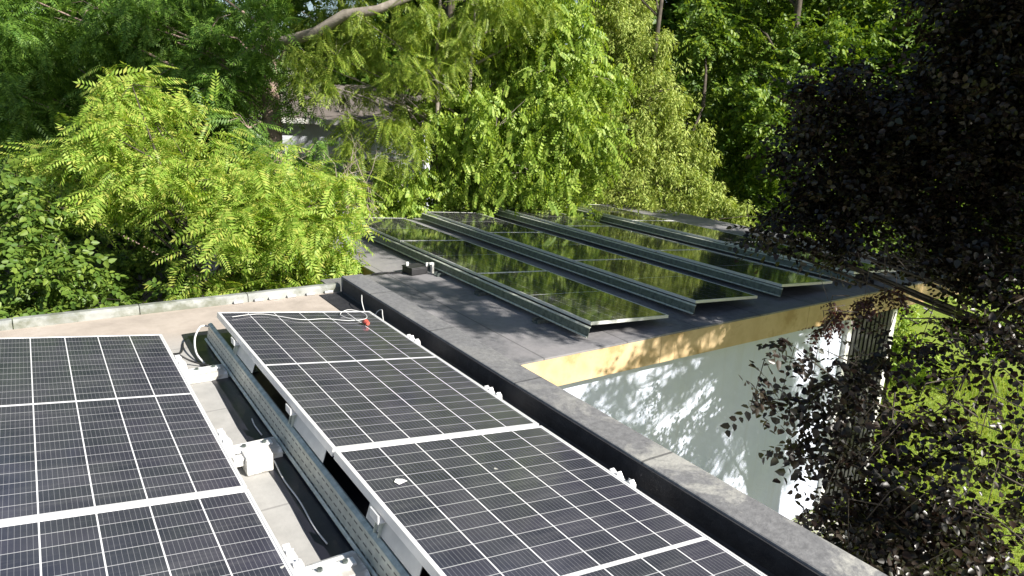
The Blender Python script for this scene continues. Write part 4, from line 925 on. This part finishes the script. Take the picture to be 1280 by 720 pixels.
tree('sumac_tree', 'bright yellow-green tree with feathery pinnate leaves behind the pale roof edge', 'tree', (1.75, 9.6, GZ), SUMAC, 'pinnate', 480, M['leaf_sumac'], M['bark_dark'], .08, path=[(1.75, 9.6, GZ), (1.7, 9.5, 1.2), (1.65, 9.45, 2.4)], branch_r=.022, droop=.4, out=.9, spread=.6, size=(.45, .95), shell=.25)
sh = tree('leafy_shrub', 'dull green broad-leaved shrub at the left edge below the dark hollow', 'shrub', (-.3, 8.7, GZ), SHRUB, 'spray', 330, M['leaf_shrub'], M['bark_dark'], .06, branch_r=.02, crown='foliage', stem='stem', droop=.3, shell=.3)
wal = tree('walnut_tree', 'tall dark green tree with a pinkish trunk and a thick sunlit limb at upper left', 'tree', (3.50, 13.6, GZ), WALNUT, 'pinnate', 300, M['leaf_walnut'], M['bark_pink'], .27, path=[(3.50, 13.6, GZ), (3.8, 13.97, 1.99), (3.93, 14.16, 3.58), (3.99, 14.43, 5.07), (4.16, 14.96, 7.05), (3.96, 15.2, 9.4)], branch_r=.03, frac=.5, droop=.5, shell=.2, size=(.55, 1.05))
lb = MB(); o_ = Vector((3.50, 13.6, GZ))
lb.tube([Vector(p) - o_ for p in ((3.98, 14.36, 4.90), (3.96, 14.0, 5.09), (4.16, 13.7, 5.16), (4.51, 13.2, 5.31), (4.90, 12.8, 5.62), (5.34, 12.43, 5.71), (6.17, 12.0, 6.11), (7.0, 11.8, 6.6))], [.13, .11, .105, .095, .09, .08, .06, .04], 9)
lb.build('limb', M['bark_grey'], wal, smooth=True)
foliage('shade_canopy', HIGH_SHADE, 'pinnate', 120, M['leaf_walnut'], wal, (3.50, 13.6, GZ), droop=.6, shell=.2, size=(.8, 1.3))  # unseen canopy added overhead to shade the trees at upper left
lb = MB(); limbs(lb, lambda c: Vector((4.1, 14.9, 8.2)), HIGH_SHADE, (3.50, 13.6, GZ), .05, 1, 3); lb.build('shade_canopy_limbs', M['bark_pink'], wal)
tree('overhanging_ash', 'slender tree whose pale yellowish leaf tufts hang down at the top centre', 'tree', (6.8, 12.8, GZ), OVERHANG, 'pinnate', 400, M['leaf_over'], M['bark_grey'], .08, branch_r=.018, frac=.5, droop=.8, size=(.4, .8), shell=.25, path=[(6.8, 12.8, GZ), (6.7, 12.6, 2.5), (6.5, 12.4, 5.0), (6.7, 12.5, 7.4)])
tree('hazel_tree', 'bright green broad-leaved tree with drooping leaves right behind the far roof', 'tree', (7.3, 13.1, GZ), HAZEL, 'droop', 560, M['leaf_hazel'], M['bark_grey'], .12, branch_r=.03, droop=.9, shell=.35, size=(.6, .95))
tree('cedar_tree', 'conical yellow-green cedar with hanging feathery sprays behind the last panel row', 'tree', (11.4, 12.2, GZ), CEDAR, 'cedar', 760, M['leaf_cedar'], M['bark_dark'], .14, branch_r=.03, droop=1.1, out=.7, spread=.4, shell=.45, size=(.8, 1.4), squash=1.05)
def nearest_of(clumps, xs, labels, name, kind, dens, mat, bmat, tr, group, **kw):
    parts_ = [[] for _ in xs]
    for c in clumps:
        i = min(range(len(xs)), key=lambda k: (c[0] - xs[k][0]) ** 2 + (c[1] - xs[k][1]) ** 2)
        parts_[i].append(c)
    for (bx_, by_), lab, cl in zip(xs, labels, parts_):
        if cl: tree(name, lab, 'tree', (bx_, by_, GZ), cl, kind, dens, mat, bmat, tr, group, **kw)


nearest_of(MAPLE, [(12.4, 13.2), (15.4, 11.0), (18.0, 9.0)],
           ['shaded dark green maple immediately right of the cedar', 'green maple with bright sunlit tufts near its top, above the dark copper beech branches', 'deep green maple mostly hidden behind the copper beech at the right edge'],
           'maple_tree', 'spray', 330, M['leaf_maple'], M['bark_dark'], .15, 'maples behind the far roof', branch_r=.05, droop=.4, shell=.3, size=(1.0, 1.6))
far_labels = ['dark woodland tree beyond the left shrub', 'dark woodland tree behind the hollow left of the feathery sumac', 'dark woodland tree behind the pinkish walnut trunk', 'woodland tree behind the far white house wall',
              'woodland tree behind the yellowish hanging leaf tufts', 'woodland tree behind the hazel top', 'woodland tree behind the cedar top', 'woodland tree behind the shaded maple', 'woodland tree behind the sunlit maple tufts', 'woodland tree beyond the right edge of the copper beech']
for cl, lab in zip(FAR_TREES, far_labels):
    bx_ = sum(c[0] for c in cl) / len(cl)
    by_ = sum(c[1] for c in cl) / len(cl)
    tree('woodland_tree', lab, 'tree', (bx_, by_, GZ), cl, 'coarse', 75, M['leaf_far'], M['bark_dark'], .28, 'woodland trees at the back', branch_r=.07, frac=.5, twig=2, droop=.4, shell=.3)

bee = tree('copper_beech', 'near-black copper beech filling the right side, hanging over wall and lawn', 'tree', (9.4, 1.1, GZ), BEECH, 'beech', 720, M['leaf_beech'], M['bark_dark'], .22, branch_r=.035, droop=.25, shell=.25, spread=.8, path=[(9.4, 1.1, GZ), (9.3, 1.2, 2.0), (9.1, 1.4, 4.0), (8.9, 1.3, 7.0)])
foliage('hanging_branches', BEECH_LOW, 'beech', 470, M['leaf_beech'], bee, (9.4, 1.1, GZ), droop=.35, shell=.1, spread=.8, size=(.85, 1.3))
foliage('shading_crown', BEECH_TOP, 'beech', 620, M['leaf_beech'], bee, (9.4, 1.1, GZ), droop=.25, shell=.1, spread=.8)
mb = MB()
limbs(mb, lambda c: c + Vector((rnd.uniform(.1, .45), rnd.uniform(-.4, .1), rnd.uniform(.1, .4))), BEECH_LOW, (9.4, 1.1, GZ), .007, .75, 3)
mb.build('hanging_twigs', M['bark_dark'], bee)
mb = MB()
limbs(mb, lambda c: Vector((9.0, 1.4, 4.6)), BEECH_TOP, (9.4, 1.1, GZ), .03, .8, 3)
mb.build('upper_limbs', M['bark_dark'], bee)
mb = MB()
limbs(mb, lambda c: c + Vector((.12, -.1, .25)), SPRIG, (9.4, 1.1, GZ), .006, 1, 1)
mb.build('sprig_twigs', M['bark_dark'], bee)
foliage('red_sprigs', SPRIG, 'beech', 1500, M['leaf_red'], bee, (9.4, 1.1, GZ), droop=1.0, shell=.2, size=(.45, .75))

tree('dark_bush', 'dark leafy bush at the foot of the white wall, under the copper beech', 'bush', (6.6, 3.6, GZ), BUSH, 'beech', 420, M['leaf_beech'], M['bark_dark'], .04, branch_r=.015, crown='foliage', stem='stem', shell=.2, droop=.2, size=(1.0, 1.5))

# dead twiggy bush between the sumac and the hazel
db = thing('dead_bush', 'tangle of bare tan twigs between the feathery sumac and the drooping hazel', 'bush', (4.75, 12.35, GZ))
s = MB()
for i in range(7):
    p = Vector((rnd.uniform(-.15, .15), rnd.uniform(-.15, .15), 0)); d = Vector((rnd.uniform(-.25, .25), rnd.uniform(-.2, .2), 1)).normalized()
    pts = [p.copy()]
    for k in range(9):
        d = (d + Vector((rnd.gauss(0, .16), rnd.gauss(0, .16), .05))).normalized()
        p = p + d * .46
        pts.append(p.copy())
        if k >= 3:
            for _ in range(3):
                e = (d + Vector((rnd.gauss(0, .9), rnd.gauss(0, .9), rnd.gauss(-.1, .6)))).normalized()
                q1 = p + e * .25 + Vector((0, 0, .03)); q2 = q1 + (e + Vector((rnd.gauss(0, .4), rnd.gauss(0, .4), rnd.gauss(0, .4)))).normalized() * .3
                s.tube([p, q1, q2], [.009, .007, .003], 4, False)
                for _ in range(2):
                    q3 = q1.lerp(q2, rnd.random()); q4 = q3 + Vector((rnd.gauss(0, .16), rnd.gauss(0, .16), rnd.gauss(0, .14)))
                    s.tube([q3, q4], [.005, .002], 3, False)
    s.tube(pts, [.026 - .0022 * k for k in range(10)], 5, False)
s.build('branches', M['dead_wood'], db)

# ------------------------------------------------------------------ grass and garden shrubs on the lawn
NB = 52000
bx0 = np.stack([RNG.uniform(6.5, 17, NB), RNG.uniform(-.5, 8.5, NB), np.full(NB, GZ)], 1)
ang = RNG.uniform(0, 6.283, NB)
hh = RNG.uniform(.04, .11, NB) * (1 + .5 * np.sin(bx0[:, 0] * 1.7) * np.cos(bx0[:, 1] * 2.1))
lean = RNG.normal(0, .03, (NB, 2))
side = np.stack([np.cos(ang), np.sin(ang), np.zeros(NB)], 1) * .008
tip = bx0 + np.stack([lean[:, 0], lean[:, 1], hh], 1)
gv = np.stack([bx0 - side, bx0 + side, tip + side * .2, tip - side * .2], 1).reshape(-1, 3).astype(np.float32)
gm = bpy.data.meshes.new('grass')
gm.vertices.add(NB * 4); gm.vertices.foreach_set("co", gv.ravel())
gm.loops.add(NB * 4); gm.loops.foreach_set("vertex_index", np.arange(NB * 4, dtype=np.int32))
gm.polygons.add(NB); gm.polygons.foreach_set("loop_start", np.arange(0, NB * 4, 4, dtype=np.int32))
gm.update(calc_edges=True)
gm.materials.append(leaf_mat('grass_blade', [(0.13, 0.23, 0.02), (0.21, 0.31, 0.03), (0.31, 0.38, 0.05), (0.36, 0.36, 0.10)], 0.35))
go = bpy.data.objects.new('grass', gm)
COL.objects.link(go)
tag(go, kind='stuff')
gs = 'sunlit shrubs on the lawn'
for (sx, sy, lab, cl) in ((13.2, 6.6, 'sunlit yellow-green shrub just right of the slatted door', [(13.1, 6.6, .35, .5), (13.4, 6.8, .75, .4), (12.9, 6.9, .1, .5), (13.5, 6.4, -.1, .45)]),
                          (15.6, 5.6, 'sunlit rounded shrub at the far side of the lawn', [(15.5, 5.6, .1, .55), (15.9, 5.9, .3, .5), (15.2, 6.0, .2, .5)])):
    tree('garden_shrub', lab, 'shrub', (sx, sy, GZ), cl, 'spray', 420, M['leaf_hazel'], M['bark_dark'], .03, gs, branch_r=.012, crown='foliage', stem='stem', shell=.2, droop=.2)

# ------------------------------------------------------------------ house among the trees
hs = thing('white_house', 'white house with a brown tiled roof glimpsed between the trees', 'house', (5.6, 18.9, GZ), (0, 0, R(-33)))
s = MB(); s.box(-2.6, 3.4, 0, 6, 0, 4.5); s.build('wall', M['wall_white'], hs)
s = MB(); s.box(-2.66, -1.05, -.06, -.003, 0, 4.3); s.build('brick_wall', M['brick'], hs)
s = MB(); s.prism_x([(-.14, 4.5), (-.14, 4.58), (3, 5.5), (6.14, 4.58), (6.14, 4.5)], -2.75, 3.55); s.build('roof', M['roof_tile'], hs)
s = MB(); s.box(-2.8, 3.6, -.24, -.142, 4.47, 4.60); s.build('gutter', M['white_metal'], hs, .01)
for wx in (1.9,):
    w_ = MB(); w_.box(wx, wx + 1.0, -.035, -.002, 2.5, 3.7); wo = w_.build('window', M['white_metal'], hs)
    w_ = MB(); w_.box(wx + .07, wx + .93, -.044, -.036, 2.57, 3.63); w_.build('pane', M['glass'], wo)
